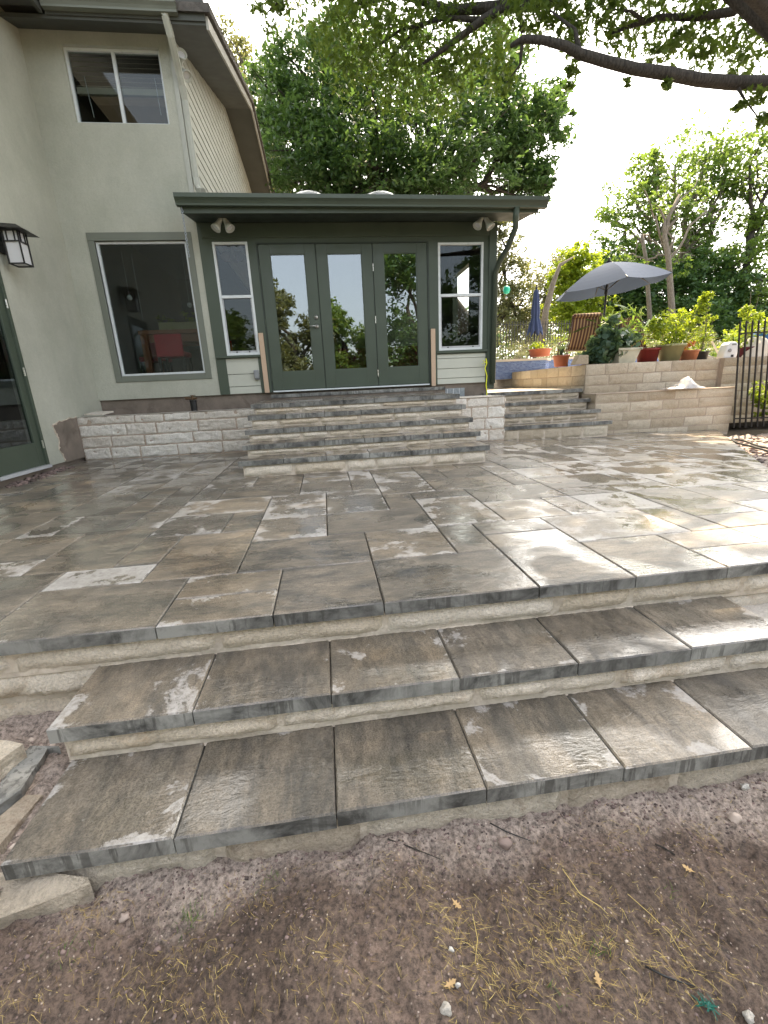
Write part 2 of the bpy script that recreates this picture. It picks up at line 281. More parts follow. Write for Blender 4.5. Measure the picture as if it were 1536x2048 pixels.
# ------------------------------------------------------------------ mesh helpers
class MB:
    def __init__(s): s.v = []; s.f = []; s.rnd = []; s.uv = []; s.mi = []; s.cur = 0.; s.cm = 0
    def face(s, idx, uv=None):
        s.f.append(idx); s.rnd.append(s.cur); s.uv.append(uv or [(.5, .5)]*len(idx)); s.mi.append(s.cm)
    def box(s, x0, x1, y0, y1, z0, z1):
        if x1 < x0: x0, x1 = x1, x0
        if y1 < y0: y0, y1 = y1, y0
        if z1 < z0: z0, z1 = z1, z0
        b = len(s.v); s.v += [(x, y, z) for z in (z0, z1) for y in (y0, y1) for x in (x0, x1)]
        for q in ((0, 2, 3, 1), (4, 5, 7, 6), (0, 1, 5, 4), (2, 6, 7, 3), (0, 4, 6, 2), (1, 3, 7, 5)): s.face([b+k for k in q])
        return s
    def hexa(s, p):            # p: 4 bottom corners (ccw from above), 4 top corners
        b = len(s.v); s.v += [tuple(q) for q in p]
        for q in ((3, 2, 1, 0), (4, 5, 6, 7), (0, 1, 5, 4), (1, 2, 6, 5), (2, 3, 7, 6), (3, 0, 4, 7)): s.face([b+k for k in q])
        return s
    def bar(s, a, c, w, h=None, up=(0, 0, 1)):
        h = h or w; a = Vector(a); c = Vector(c); d = (c-a).normalized(); u = Vector(up)
        if abs(d.dot(u)) > .98: u = Vector((0, 1, 0))
        r = d.cross(u).normalized()*w/2; t = r.cross(d).normalized()*h/2
        return s.hexa([a-r-t, a+r-t, c+r-t, c-r-t, a-r+t, a+r+t, c+r+t, c-r+t])
    def tube(s, pts, rad, n=8, cap=True, closed=False):
        pts = [Vector(p) for p in pts]; m = len(pts)
        if not isinstance(rad, (list, tuple)): rad = [rad]*m
        b = len(s.v); prev = None
        for i, p in enumerate(pts):
            d = (pts[min(i+1, m-1)]-pts[max(i-1, 0)])
            d = d.normalized() if d.length > 1e-9 else Vector((0, 0, 1))
            if prev is None:
                u = Vector((0, 0, 1)) if abs(d.z) < .9 else Vector((1, 0, 0)); r = d.cross(u).normalized()
            else: r = (prev-d*prev.dot(d)).normalized()
            prev = r; t = d.cross(r)
            for k in range(n):
                a = 2*math.pi*k/n; s.v.append(tuple(p+(r*math.cos(a)+t*math.sin(a))*rad[i]))
        for i in range(m-1):
            for k in range(n):
                k2 = (k+1) % n; s.face([b+i*n+k, b+i*n+k2, b+(i+1)*n+k2, b+(i+1)*n+k])
        if cap: s.face([b+k for k in range(n)][::-1]); s.face([b+(m-1)*n+k for k in range(n)])
        return s
    def lathe(s, c, prof, n=20, axis=None, sq=False):      # prof: (r, z) list
        b = len(s.v); c = Vector(c); q = axis.to_track_quat('Z', 'Y') if axis else None
        for r, z in prof:
            for k in range(n):
                a = 2*math.pi*(k+.5)/n; rr = r/max(abs(math.cos(a)), abs(math.sin(a)))*.98 if sq else r
                v = Vector((rr*math.cos(a), rr*math.sin(a), z)); s.v.append(tuple(c+(q @ v if q else v)))
        for i in range(len(prof)-1):
            for k in range(n):
                k2 = (k+1) % n; s.face([b+i*n+k, b+i*n+k2, b+(i+1)*n+k2, b+(i+1)*n+k])
        s.face([b+k for k in range(n)][::-1]); s.face([b+(len(prof)-1)*n+k for k in range(n)])
        return s
    def poly(s, pts, ext):      # prism: polygon extruded by vector ext
        n = len(pts); b = len(s.v); e = Vector(ext)
        s.v += [tuple(p) for p in pts]+[tuple(Vector(p)+e) for p in pts]
        s.face([b+k for k in range(n)][::-1]); s.face([b+n+k for k in range(n)])
        for k in range(n): k2 = (k+1) % n; s.face([b+k, b+k2, b+n+k2, b+n+k])
        return s
    def grid(s, fn, nu, nv):
        b = len(s.v)
        for j in range(nv+1):
            for i in range(nu+1): s.v.append(tuple(fn(i/nu, j/nv)))
        for j in range(nv):
            for i in range(nu):
                a = b+j*(nu+1)+i; s.face([a, a+1, a+nu+2, a+nu+1])
        return s
OFF = {}
def obj(name, mb, mat, parent=None, smooth=False, bevel=0., label=None, shadow=None):
    me = bpy.data.meshes.new(name); off = OFF.get(parent.name, Vector()) if parent else Vector()
    vs = [(x-off.x, y-off.y, z-off.z) for x, y, z in mb.v]
    me.from_pydata(vs, [], mb.f)
    mats = mat if isinstance(mat, (list, tuple)) else [mat]
    for k in mats: me.materials.append(MT[k] if isinstance(k, str) else k)
    at_ = me.attributes.new('rnd', 'FLOAT', 'FACE'); at_.data.foreach_set('value', np.array(mb.rnd, 'f'))
    if len(mats) > 1: me.polygons.foreach_set('material_index', np.array(mb.mi, 'i'))
    if smooth: me.polygons.foreach_set('use_smooth', [True]*len(me.polygons))
    bm = bmesh.new(); bm.from_mesh(me); bmesh.ops.recalc_face_normals(bm, faces=bm.faces); bm.to_mesh(me); bm.free()
    o = bpy.data.objects.new(name, me); COL.objects.link(o)
    if parent: o.parent = parent; OFF[o.name] = off
    if bevel:
        m = o.modifiers.new('bevel', 'BEVEL'); m.width = bevel; m.segments = 2; m.limit_method = 'ANGLE'; m.angle_limit = math.radians(40)
    if label: o['label'] = label
    return o
def tag(o, label=None, cat=None, group=None, kind=None):
    if label: o['label'] = label
    if cat: o['category'] = cat
    if group: o['group'] = group
    if kind: o['kind'] = kind
    return o
def empty(name, loc, label, cat, group=None):
    o = bpy.data.objects.new(name, None); COL.objects.link(o); o.location = loc; o.empty_display_size = .2
    OFF[o.name] = Vector(loc); return tag(o, label, cat, group)
def one(name, mb, mat, loc, label, cat, group=None, **k):      # a thing that is one mesh, origin at its base
    me = mb; me.v = [(x-loc[0], y-loc[1], z-loc[2]) for x, y, z in mb.v]
    o = obj(name, me, mat, None, **k); o.location = loc; return tag(o, label, cat, group)
def B(*a): return MB().box(*a)
def copy_tree(o, parent=None):
    c = o.copy(); COL.objects.link(c)
    if parent: c.parent = parent
    for ch in [x for x in bpy.data.objects if x.parent == o]: copy_tree(ch, c)
    return c
def wall_holes(mb, a0, a1, z0, z1, holes, put):      # holes: (a0,a1,z0,z1); put(mb, a0,a1,z0,z1)
    xs = sorted({a0, a1, *[h[0] for h in holes], *[h[1] for h in holes]}); xs = [x for x in xs if a0 <= x <= a1]
    for i in range(len(xs)-1):
        cx = (xs[i]+xs[i+1])/2; cuts = sorted([(h[2], h[3]) for h in holes if h[0] < cx < h[1]]); z = z0
        for c in cuts:
            if c[0] > z: put(mb, xs[i], xs[i+1], z, c[0])
            z = c[1]
        if z < z1: put(mb, xs[i], xs[i+1], z, z1)
    return mb
def fbm(x, y, sc, o=4, seed=0.):
    return mnoise.fractal(Vector((x*sc+seed, y*sc-seed, seed*.7)), .8, 2.1, o)
# ------------------------------------------------------------------ patio height (falls gently away from the house)
def pz(x, y):
    t = min(max((y-2)/4, 0), 1)
    return -.85+(y-1.63)*(.0095-.0016*min(max(x, -3.5), 4.))-.026*max(0, x-2.2)*t
FACADE = 7.226
# ================================================================== GROUND
XE = lambda y: 2.48+.80*(y-1.65)          # right-hand patio edge (a diagonal)
def ground_h(x, y):
    if y < 1.8: h = -1.46
    elif y > 8.2 and x > 5.2: h = .12
    elif x > XE(y)-.25 and y > .0: h = -1.05
    else: h = -1.2
    return h
g = MB()
xs = [-200, -80, -30, -12, -6, -3.6]+list(np.arange(-3., 12.1, .25))+[14, 20, 35, 80, 200]
ys = [-200, -80, -30, -12, -5, -2]+list(np.arange(-1.5, 14, .25))+[17, 22, 30, 50, 90, 200]
nx = len(xs)
for y in ys:
    for x in xs:
        g.v.append((x, y, ground_h(x, y)+.035*fbm(x, y, .9)))
for j in range(len(ys)-1):
    for i in range(nx-1): a = j*nx+i; g.face([a, a+1, a+nx+1, a+nx])
tag(obj('ground', g, 'far_ground', smooth=True), kind='structure')
# near soil with real relief, in front of the lowest step
def soil_h(x, y):
    base = -1.318-.02*(1.0-y)+.03*max(0, (x-1.0))*max(0, y)*.6
    bank = .030*math.exp(-((y-.97)/.10)**2)*(.6+.8*mnoise.noise(Vector((x*2.1, 0, 3))))
    return base+bank+.030*fbm(x, y, 2.0, 3)+.020*fbm(x, y, 9, 3, 5.)+.010*fbm(x, y, 30, 4, 9.)
nx, ny = 800, 190
n = MB(); X0, X1, Y0, Y1 = -1.9, 2.5, .25, 1.13
for j in range(ny+1):
    for i in range(nx+1):
        x = X0+(X1-X0)*i/nx; y = Y0+(Y1-Y0)*j/ny; n.v.append((x, y, soil_h(x, y)))
for j in range(ny):
    for i in range(nx): a = j*(nx+1)+i; n.face([a, a+1, a+nx+2, a+nx+1])
tag(obj('soil_bed', n, 'soil', smooth=True), kind='structure')
n = MB(); n.grid(lambda s, t: (-3.2+2.24*s, .7+.98*t, -1.205-.05*(1-t)+.035*fbm(-3.2+2.24*s, .7+.98*t, 5, 3)+.015*fbm(-3.2+2.24*s, .7+.98*t, 22, 3)), 120, 60); tag(obj('rubble_soil', n, 'soil', smooth=True), kind='structure')
# mulch strip right of the patio
n = MB(); nx, ny = 90, 90
for j in range(ny+1):
    for i in range(nx+1):
        y = 1.3+5.2*j/ny; x = XE(y)-.12+(3.4)*i/nx
        n.v.append((x, y, pz(x, y)-.075+.05*fbm(x, y, 3., 3)+.03*fbm(x, y, 11, 3, 2.)))
for j in range(ny):
    for i in range(nx): a = j*(nx+1)+i; n.face([a, a+1, a+nx+2, a+nx+1])
tag(obj('mulch_bed', n, 'soil', smooth=True), kind='structure')
# ================================================================== PATIO PAVING
GX, X00, GY, Y00 = .2242, -.050, .2345, 1.615
def ty(j):
    y = Y00+GY*j; return 1.018*y/(1+.0112*y)+.0012
def tx(k): return X00+GX*k
K0, K1, J0, J1 = -15, 32, 0, 24
occ = {}
tiles = []
def put_tile(k, j, w, h):
    for a in range(k, k+w):
        for b in range(j, j+h):
            if (a, b) in occ or a < K0 or a >= K1 or b >= J1+2: return False
    for a in range(k, k+w):
        for b in range(j, j+h): occ[(a, b)] = 1
    tiles.append((k, j, w, h)); return True
for t in [(-6, 0, 3, 2), (-3, 0, 2, 1), (-3, 1, 2, 1), (-1, 0, 2, 2), (1, 0, 3, 2), (4, 0, 2, 3), (4, 3, 2, 1), (6, 0, 2, 2), (8, 0, 3, 1), (8, 1, 2, 1), (10, 1, 2, 1),
          (6, 2, 3, 2), (9, 2, 1, 2), (10, 2, 2, 1), (10, 3, 2, 3), (10, 6, 2, 1), (12, 4, 2, 2), (-2, 2, 3, 2), (1, 2, 2, 2), (0, 4, 3, 2), (3, 2, 1, 2), (3, 4, 2, 3), (3, 7, 2, 1),
          (5, 4, 2, 2), (7, 4, 1, 2), (8, 4, 2, 2), (5, 6, 3, 2), (8, 6, 2, 1), (8, 7, 3, 2), (-2, 4, 2, 2), (-2, 6, 2, 3), (0, 6, 2, 3), (-1, 9, 2, 2), (-1, 11, 2, 1), (1, 9, 1, 2),
          (2, 6, 1, 2), (2, 8, 2, 2), (2, 10, 2, 2), (4, 8, 3, 2), (4, 10, 1, 2), (5, 10, 2, 2), (7, 8, 1, 2), (-4, 2, 2, 3), (-5, 3, 1, 2), (-3, 5, 1, 2), (-5, 5, 2, 2), (-5, 7, 3, 2),
          (-5, 9, 1, 2), (-4, 9, 3, 2), (-6, 2, 2, 1), (-8, 1, 2, 2), (-7, 3, 2, 3), (-6, 6, 1, 2), (-8, 6, 2, 2), (-9, 0, 3, 1), (12, 0, 3, 2), (12, 2, 2, 2), (14, 3, 2, 3), (12, 6, 3, 2), (10, 7, 0, 0)]:
    if t[2]: put_tile(*t)
rt = random.Random(11)
for j in range(J0, J1+2):
    for k in range(K0, K1):
        if (k, j) in occ: continue
        opts = [(3, 2), (2, 3), (2, 2), (2, 1), (1, 2), (3, 2), (2, 2)]; rt.shuffle(opts)
        for o in opts+[(2, 1), (1, 2), (1, 1)]:
            if put_tile(k, j, *o): break
pm = MB(); pm_top = []; r2l = []
def slab(mb, x0, x1, y0, y1, zf, th, mi_top=0, mi_side=1, gap=.0018, chip=.004, tops=None):
    """one paving slab with slightly eased, uneven arrises"""
    x0 += gap; x1 -= gap; y0 += gap; y1 -= gap; b = len(mb.v); mb.cur = random.random()
    P = [(x0, y0), (x1, y0), (x1, y1), (x0, y1)]; e = chip
    I = [(x0+e, y0+e), (x1-e, y0+e), (x1-e, y1-e), (x0+e, y1-e)]
    dz = random.uniform(-.0012, .0012)
    mb.v += [(x, y, zf(x, y)-th) for x, y in P]+[(x, y, zf(x, y)-e*.9+dz) for x, y in P]+[(x, y, zf(x, y)+dz) for x, y in I]
    mb.cm = mi_side; mb.face([b+3, b+2, b+1, b])
    for k in range(4): k2 = (k+1) % 4; mb.face([b+k, b+k2, b+4+k2, b+4+k])
    mb.cm = mi_top
    for k in range(4): k2 = (k+1) % 4; mb.face([b+4+k, b+4+k2, b+8+k2, b+8+k], [(0, 0), (1, 0), (1, 1), (0, 1)])
    mb.face([b+8, b+9, b+10, b+11], [(0, 0), (1, 0), (1, 1), (0, 1)]); mb.cm = 0
for k, j, w, h in tiles:
    x0, x1, y0, y1 = tx(k), tx(k+w), ty(j), ty(j+h)
    y1 = min(y1, 6.46 if x0 < 4.2 else 6.73)
    if y1-y0 < .05: continue
    if x0 < -3.33: x0 = -3.33
    if x1-x0 < .05: continue
    if x0 > XE(y1): continue
    slab(pm, x0, x1, y0, y1, pz, .056, gap=.0026, chip=.005)
def paver_obj(name, mb, mats, parent=None, plane=None):
    """builds slabs and writes uv + a second random value per slab"""
    off = OFF.get(parent.name, Vector()) if parent else Vector()
    me = bpy.data.meshes.new(name); me.from_pydata([(x-off.x, y-off.y, z-off.z) for x, y, z in mb.v], [], mb.f)
    for k in mats: me.materials.append(MT[k])
    me.attributes.new('rnd', 'FLOAT', 'FACE').data.foreach_set('value', np.array(mb.rnd, 'f'))
    me.attributes.new('rnd2', 'FLOAT', 'FACE').data.foreach_set('value', (np.array(mb.rnd)*7.31 % 1.).astype('f'))
    me.polygons.foreach_set('material_index', np.array(mb.mi, 'i'))
    uvl = me.uv_layers.new(name='UVMap'); uvl.data.foreach_set('uv', np.array([c for f in mb.uv for q in f for c in q], 'f'))
    if plane:
        bm = bmesh.new(); bm.from_mesh(me); r = bmesh.ops.bisect_plane(bm, geom=bm.verts[:]+bm.edges[:]+bm.faces[:], plane_co=plane[0], plane_no=plane[1], clear_outer=True)
        bmesh.ops.holes_fill(bm, edges=[e for e in r['geom_cut'] if isinstance(e, bmesh.types.BMEdge)], sides=8); bm.to_mesh(me); bm.free()
    o = bpy.data.objects.new(name, me); COL.objects.link(o)
    if parent: o.parent = parent; OFF[o.name] = off
    return o
tag(paver_obj('patio', pm, ['paver', 'slab_edge'], None, (Vector((2.48, 1.65, 0)), Vector((1, -.80, 0)).normalized())), kind='structure')
bed = MB()      # bedding under the slabs, so joints read dark
bed.poly([(-3.33, 1.66, -.99), (XE(1.66)-.02, 1.66, -.99), (XE(3.5)-.02, 3.5, -.99), (3.0, 6.4, -.99), (-3.33, 6.4, -.99)], (0, 0, .085))
bed.poly([(XE(3.5)-.02, 3.5, -1.1), (XE(6.7)-.03, 6.7, -1.1), (3.0, 6.7, -1.1)], (0, 0, .08))
tag(obj('patio_bedding', bed, 'mortar'), kind='structure')
# ================================================================== LIMESTONE WALLS AND RISERS
def block_face(mb, o, u, nrm, a0, a1, z0, z1, depth=.02, rough=.012, res=.05, topf=None):
    """one split-faced block on the plane through o with direction u and outward normal nrm"""
    o = Vector(o); u = Vector(u); nrm = Vector(nrm); mb.cur = random.random()
    na = max(3, int((a1-a0)/res)); nz_ = max(3, int((z1-z0)/(res*.75)))
    sd_ = random.random()*50; sk = [random.uniform(-.005, .005) for _ in range(4)]
    def f(i, j):
        s, t = i, j; ex = min(s, 1-s)*(a1-a0); ez = min(t, 1-t)*(z1-z0)
        e = min(1, min(ex, ez)/.008)
        rg = 1-abs(mnoise.noise(Vector((s*(a1-a0)*13+sd_, t*(z1-z0)*17+s*2, sd_+9))))*2.2
        d = depth*(e**.5)+rough*.9*rg*e+rough*mnoise.noise(Vector((s*(a1-a0)*9+sd_, t*(z1-z0)*14, sd_)))*e*1.6+rough*.6*mnoise.noise(Vector((s*(a1-a0)*28+sd_, t*(z1-z0)*34, sd_)))*e
        a = a0+(a1-a0)*s+sk[0]*(1-t)+sk[1]*t+.006*mnoise.noise(Vector((t*7, sd_+s*3, 1))); z = z0+(z1-z0)*t+sk[2]*(1-s)+sk[3]*s+.006*mnoise.noise(Vector((s*(a1-a0)*14, sd_+t*2, 7)))
        return o+u*a+nrm*d+Vector((0, 0, z))
    mb.grid(f, na, nz_)
def stone_wall(mb, o, u, nrm, L, rows, seed=1, wmin=.22, wmax=.55, gap=.010, depth=.018, rough=.010, res=.05):
    """rows: list of (z0, z1); fills every course with blocks of random length"""
    rr = random.Random(seed)
    for (z0, z1) in rows:
        a = 0.
        while a < L-.02:
            w = rr.uniform(wmin, wmax)
            if L-(a+w) < wmin*.7: w = L-a
            block_face(mb, o, u, nrm, a+gap/2, min(L, a+w)-gap/2, z0+gap/2, z1-gap/2, depth, rough, res); a += w
    return mb
def courses(z0, z1, n, seed=0, jit=.012):
    rr = random.Random(seed); zs = [z0+(z1-z0)*k/n+(rr.uniform(-jit, jit) if 0 < k < n else 0) for k in range(n+1)]
    return list(zip(zs[:-1], zs[1:]))
# ------------------------------------------------------------------ front steps (three levels from lawn to patio)
fs = empty('garden_steps', (.5, 1.3, -1.32), 'wide low steps of large wet grey brown slabs between bare soil and patio', 'steps')
S2X = [-.982, -.525, -.060, .402, .856, 1.318, 1.775]; S2Z = -1.015
S3X = [-.950, -.510, -.062, .388, .832, 1.275, 1.72, 2.17, 2.6]; S3Z = -1.168
lean = random.Random(3)
for XS, zt, ya, yb in ((S2X, S2Z, 1.308, 1.664), (S3X, S3Z, .988, 1.342)):
    for a, b in zip(XS[:-1], XS[1:]):
        m = MB(); z0_ = zt+lean.uniform(-.002, .002); dy = lean.uniform(-.003, .003)
        slab(m, a, b, ya+dy, yb, lambda x, y, z=z0_: z, .056, gap=.0018, chip=.005)
        paver_obj('tread_slab', m, ['paver_step', 'slab_edge'], fs)
def riser(o, L, z0, z1, y, seed, mat='stone_cream', x0=0, wmin=.3, wmax=.7, depth=.018, name='riser', parent=None, mort='mortar_pale', back=.12):
    m = MB(); stone_wall(m, (x0, y, 0), (1, 0, 0), (0, -1, 0), L, [(z0, z1)], seed, wmin, wmax, .012, depth, .009, .035)
    r = obj(name, m, mat, parent, smooth=True)
    m = B(x0+.003, x0+L-.003, y-.004, y+back, z0-.01, z1-.002); obj('mortar_bed', m, mort, r)
    return r
riser(None, 6.2, -1.012, -.908, 1.655, 5, 'stone_cream', -3.3, .35, .8, name='riser', parent=fs)
riser(None, 2.80, S3Z+.012, S2Z-.058, 1.335, 6, 'stone_cream', -.955, .35, .8, parent=fs)
riser(None, 3.9, -1.42, S3Z-.058, 1.022, 7, 'stone_dirty', -.90, .35, .8, parent=fs)
obj('core', B(-.93, 2.6, 1.05, 1.36, -1.5, S3Z-.06), 'mortar', fs); obj('core', B(-.945, 1.74, 1.37, 1.66, -1.5, S2Z-.06), 'mortar', fs)
# mortar fillet at the back of each tread
for (xa, xb, y, z) in ((-.97, 1.77, 1.652, S2Z), (-.955, 1.85, 1.333, S3Z)):
    m = MB()
    def fil(s, t, xa=xa, xb=xb, y=y, z=z):
        x = xa+(xb-xa)*s; w = .006+.007*mnoise.noise(Vector((x*7, z*9, 0)))+.007*mnoise.noise(Vector((x*37, z*9, 4)))+.003*mnoise.noise(Vector((x*90, z, 4)))
        yy = y-w*(1-t)+.010*t; zz = z-.003+.013*(t**1.3)+.003*mnoise.noise(Vector((x*24, t*3, z)))*t; return (x, yy, zz)
    m.grid(fil, 420, 5); obj('mortar_fillet', m, 'mortar_pale', fs, smooth=True)
# left: exposed patio wall beside the steps
pw = empty('patio_edge_wall', (-2.1, 1.66, -1.32), 'rough cream stone wall carrying the patio edge left of the front steps', 'wall')
m = MB(); stone_wall(m, (-3.3, 1.675, 0), (1, 0, 0), (0, -1, 0), 2.36, [(-1.135, -1.01), (-1.265, -1.14), (-1.40, -1.27)], 15, .5, .95, .012, .028, .016, .03)
obj('stone_face', m, 'stone_cream', pw, smooth=True); obj('core', B(-3.3, -.955, 1.672, 1.85, -1.45, -1.015), 'mortar_pale', pw)
pw = empty('patio_edge_wall', (2.4, 1.66, -1.1), 'pale stone wall under the patio edge right of the second step', 'wall')
m = MB(); stone_wall(m, (1.78, 1.675, 0), (1, 0, 0), (0, -1, 0), 1.1, [(-1.14, -1.015)], 16, .3, .5, .012, .02, .010, .03)
obj('stone_face', m, 'stone_cream', pw, smooth=True); obj('core', B(1.79, 2.9, 1.672, 1.85, -1.45, -1.02), 'mortar_pale', pw)
m = MB(); m.grid(lambda s_, t_: (1.80+.75*s_, 1.34+.31*t_, -1.078+.008*mnoise.noise(Vector((s_*6, t_*4, 0)))), 20, 10); m.box(1.80, 2.55, 1.34, 1.64, -1.4, -1.09)
one('loose_flagstone', m, 'stone_white', (2.1, 1.4, -1.2), 'flat white stone ledge at the right end of the second step', 'stone')
# ------------------------------------------------------------------ entry steps to the french doors
es = empty('entry_steps', (.4, 5.2, -.82), 'five step flight of wet grey slabs up to the green french doors', 'steps')
EY = [5.66, 5.38, 5.095, 4.80, 4.50]; EZ = [-.127, -.250, -.390, -.522, -.645]
EL = [-.905, -.912, -.915, -.905, -.915]; ER = [1.73, 1.725, 1.72, 1.71, 1.71]
for i in range(5):
    m = MB(); yb = 7.05 if i == 0 else EY[i-1]+.05; ks = 7 if i == 0 else 6
    xs_ = [EL[i]+(ER[i]-EL[i])*k/ks+(lean.uniform(-.02, .02) if 0 < k < ks else 0) for k in range(ks+1)]
    for a, b in zip(xs_[:-1], xs_[1:]):
        if i == 0:
            slab(m, a, b, EY[0], EY[0]+.32, lambda x, y: EZ[0], .055, gap=.003)
        else: slab(m, a, b, EY[i], yb, lambda x, y, z=EZ[i]: z, .055, gap=.003)
    if i == 0:
        for r0, r1 in ((5.98, 6.34), (6.34, 6.70), (6.70, 7.05)):
            for k in range(6): slab(m, EL[0]+.44*k, min(ER[0], EL[0]+.44*(k+1)), r0, r1, lambda x, y: EZ[0]+(y-5.66)*.012, .055, gap=.003)
    paver_obj('tread' if i else 'landing', m, ['paver_step', 'slab_edge'], es)
    zb = EZ[i+1] if i < 4 else pz(.4, 4.5); zb2 = EZ[i]-.055
    riser(None, ER[i]-EL[i]-.08, zb+.002, zb2, EY[i]+.034, 20+i, 'stone_cream' if i else 'stone_cream', EL[i]+.04, .25, .6, name='riser', parent=es, back=.2)
    obj('core', B(EL[i]+.045, ER[i]-.045, EY[i]+.06, 6.5, -1.0+.002*i, EZ[i]-.057), 'mortar_pale', es)
m = MB()
for k in range(6): slab(m, -.80+.45*k, min(1.93, -.80+.45*(k+1)), 6.98, 7.21, lambda x, y: -.030, .05, gap=.003)
paver_obj('door_sill_slab', m, ['paver_step', 'slab_edge'], es); obj('sill_base', B(-.78, 1.90, 7.0, 7.21, -.3, -.081), 'concrete', es)
# ------------------------------------------------------------------ white planter wall left and right of the entry steps
ww = empty('white_stone_wall', (-2.2, 6.5, -.8), 'low wall of bright white split limestone left of the entry steps', 'wall')
m = MB(); YW = 6.50; XL = -3.33; m2 = MB()
stone_wall(m, (XL, YW, 0), (1, 0, 0), (0, -1, 0), 2.35, [(pz(-2, YW), -.625), (-.625, -.475), (-.475, -.315), (-.315, -.205)], 31, .34, .74, .010, .009, .007, .016)
obj('stone_face', m, 'stone_white', ww, smooth=True)
obj('core', B(XL, -.93, YW-.003, YW+.20, -1.0, -.212), 'mortar_flush', ww)
cap = MB(); cap.grid(lambda s, t: (XL+2.4*s, YW-.012+.20*t, -.204+.003*mnoise.noise(Vector((s*30, t*4, 0)))), 60, 4)
obj('wall_top', cap, 'stone_white', ww, smooth=True)
obj('planting_fill', B(-3.3, -.9, YW+.20, 7.2, -.9, -.30), 'soil', ww)
wr = empty('white_stone_wall', (2.2, 6.3, -.8), 'short white split limestone wall between the two flights of steps', 'wall')
m = MB(); YR = 6.20; stone_wall(m, (1.66, YR, 0), (1, 0, 0), (0, -1, 0), .90, [(pz(2, YR), -.66), (-.66, -.50), (-.50, -.335), (-.335, -.205)], 33, .2, .42, .010, .007, .006, .016)
stone_wall(m, (2.56, YR, 0), (0, 1, 0), (1, 0, 0), .9, [(-.82, -.66), (-.66, -.50), (-.50, -.335), (-.335, -.205)], 34, .2, .42, .014, .012, .011, .03)
obj('stone_face', m, 'stone_white', wr, smooth=True); obj('core', B(1.70, 2.557, YR-.002, YR+.9, -1.0, -.206), 'mortar_flush', wr)
cap = MB(); cap.grid(lambda s, t: (1.66+.915*s, YR-.015+.92*t, -.200+.003*mnoise.noise(Vector((s*14, t*14, 0)))), 20, 20); obj('wall_top', cap, 'stone_white', wr, smooth=True)
# ------------------------------------------------------------------ side steps to the terrace
ss = empty('side_steps', (3.4, 6.6, -.83), 'four tread flight of dark slabs to the upper terrace beside the tan wall', 'steps')
TY_ = [7.12, 6.86, 6.56, 6.25]; TZ = [-.172, -.328, -.486, -.640]; TR = [4.297, 4.296, 4.297, 4.296]
for i in range(4):
    m = MB(); x0_ = 2.58 if i else 2.58; ks = 5
    for k in range(ks):
        a = x0_+(TR[i]-x0_)*k/ks; b = x0_+(TR[i]-x0_)*(k+1)/ks
        slab(m, a, b, TY_[i], TY_[i]+.34, lambda x, y, z=TZ[i]: z, .055, gap=.003)
    paver_obj('tread', m, ['paver_step', 'slab_edge'], ss)
    zb = TZ[i+1] if i < 3 else pz(3.4, 6.25)-.01
    riser(None, TR[i]-x0_-.05, zb+.002, TZ[i]-.055, TY_[i]+.034, 40+i, 'stone_tan', x0_, .22, .5, parent=ss, back=.2)
    obj('core', B(x0_+.01, TR[i]-.055, TY_[i]+.06, 7.4, -1.0+.002*i, TZ[i]-.058), 'mortar_pale', ss)
m = MB(); m.poly([(2.58, 7.45, -.20), (4.33, 7.45, -.20), (4.75, 12.5, -.20), (2.85, 12.5, -.20)], (0, 0, .022)); tag(obj('terrace_path', m, 'coping'), kind='structure')
# ------------------------------------------------------------------ tan retaining walls on the right
lw_ = empty('lower_retaining_wall', (5.4, 6.8, -.9), 'lower tan stone retaining wall with a flat ledge right of the side steps', 'wall')
LZ = courses(-1.0, -.268, 5, 3); m = MB(); stone_wall(m, (4.30, 6.74, 0), (1, 0, 0), (0, -1, 0), 2.48, LZ, 51, .28, .62, .016, .010, .007, .04)
stone_wall(m, (4.30, 7.14, 0), (0, -1, 0), (-1, 0, 0), .40, LZ, 57, .2, .5, .016, .010, .007, .04)
obj('stone_face', m, 'stone_tan', lw_, smooth=True); obj('core', B(4.302, 6.77, 6.742, 7.14, -1.1, -.272), 'mortar_flush', lw_)
obj('ledge', B(4.30, 6.79, 6.725, 7.14, -.271, -.262), 'mortar_flush', lw_)
uw = empty('upper_retaining_wall', (5.8, 7.2, -.3), 'upper tan stone retaining wall with potted plants standing along its top', 'wall')
UZ = courses(-.30, .21, 3, 4); m = MB(); stone_wall(m, (4.34, 7.15, 0), (1, 0, 0), (0, -1, 0), 2.45, UZ, 52, .28, .65, .016, .010, .007, .04)
stone_wall(m, (6.80, 7.06, 0), (1, 0, 0), (0, -1, 0), 2.6, courses(-.9, .215, 8, 6), 55, .2, .5, .016, .010, .007, .05)
p0 = Vector((4.34, 7.15, 0)); p1 = Vector((4.46, 8.7, 0)); p2 = Vector((4.76, 12.4, 0))
for a, b, sd_ in ((p0, p1, 53), (p1, p2, 54)):
    u = (b-a).normalized(); stone_wall(m, b, -u, Vector((-u.y, u.x, 0)), (b-a).length, UZ, sd_, .3, .6, .018, .010, .007, .06)
obj('stone_face', m, 'stone_tan', uw, smooth=True)
m = MB(); m.poly([(4.345, 7.155, -.5), (9.3, 7.155, -.5), (9.3, 7.5, -.5), (4.8, 7.5, -.5), (5.1, 12.4, -.5), (4.765, 12.4, -.5), (4.465, 8.7, -.5)], (0, 0, .706)); obj('core', m, 'mortar_flush', uw)
m = MB(); m.box(6.81, 9.3, 7.063, 7.152, -.9, .212); obj('pier_core', m, 'mortar_flush', uw)
m = MB(); m.poly([(4.8, 7.45, .0), (14, 7.45, .0), (14, 30, .0), (5.2, 30, 0), (5.1, 12.4, .0)], (0, 0, .19)); tag(obj('terrace', m, 'coping'), kind='structure')
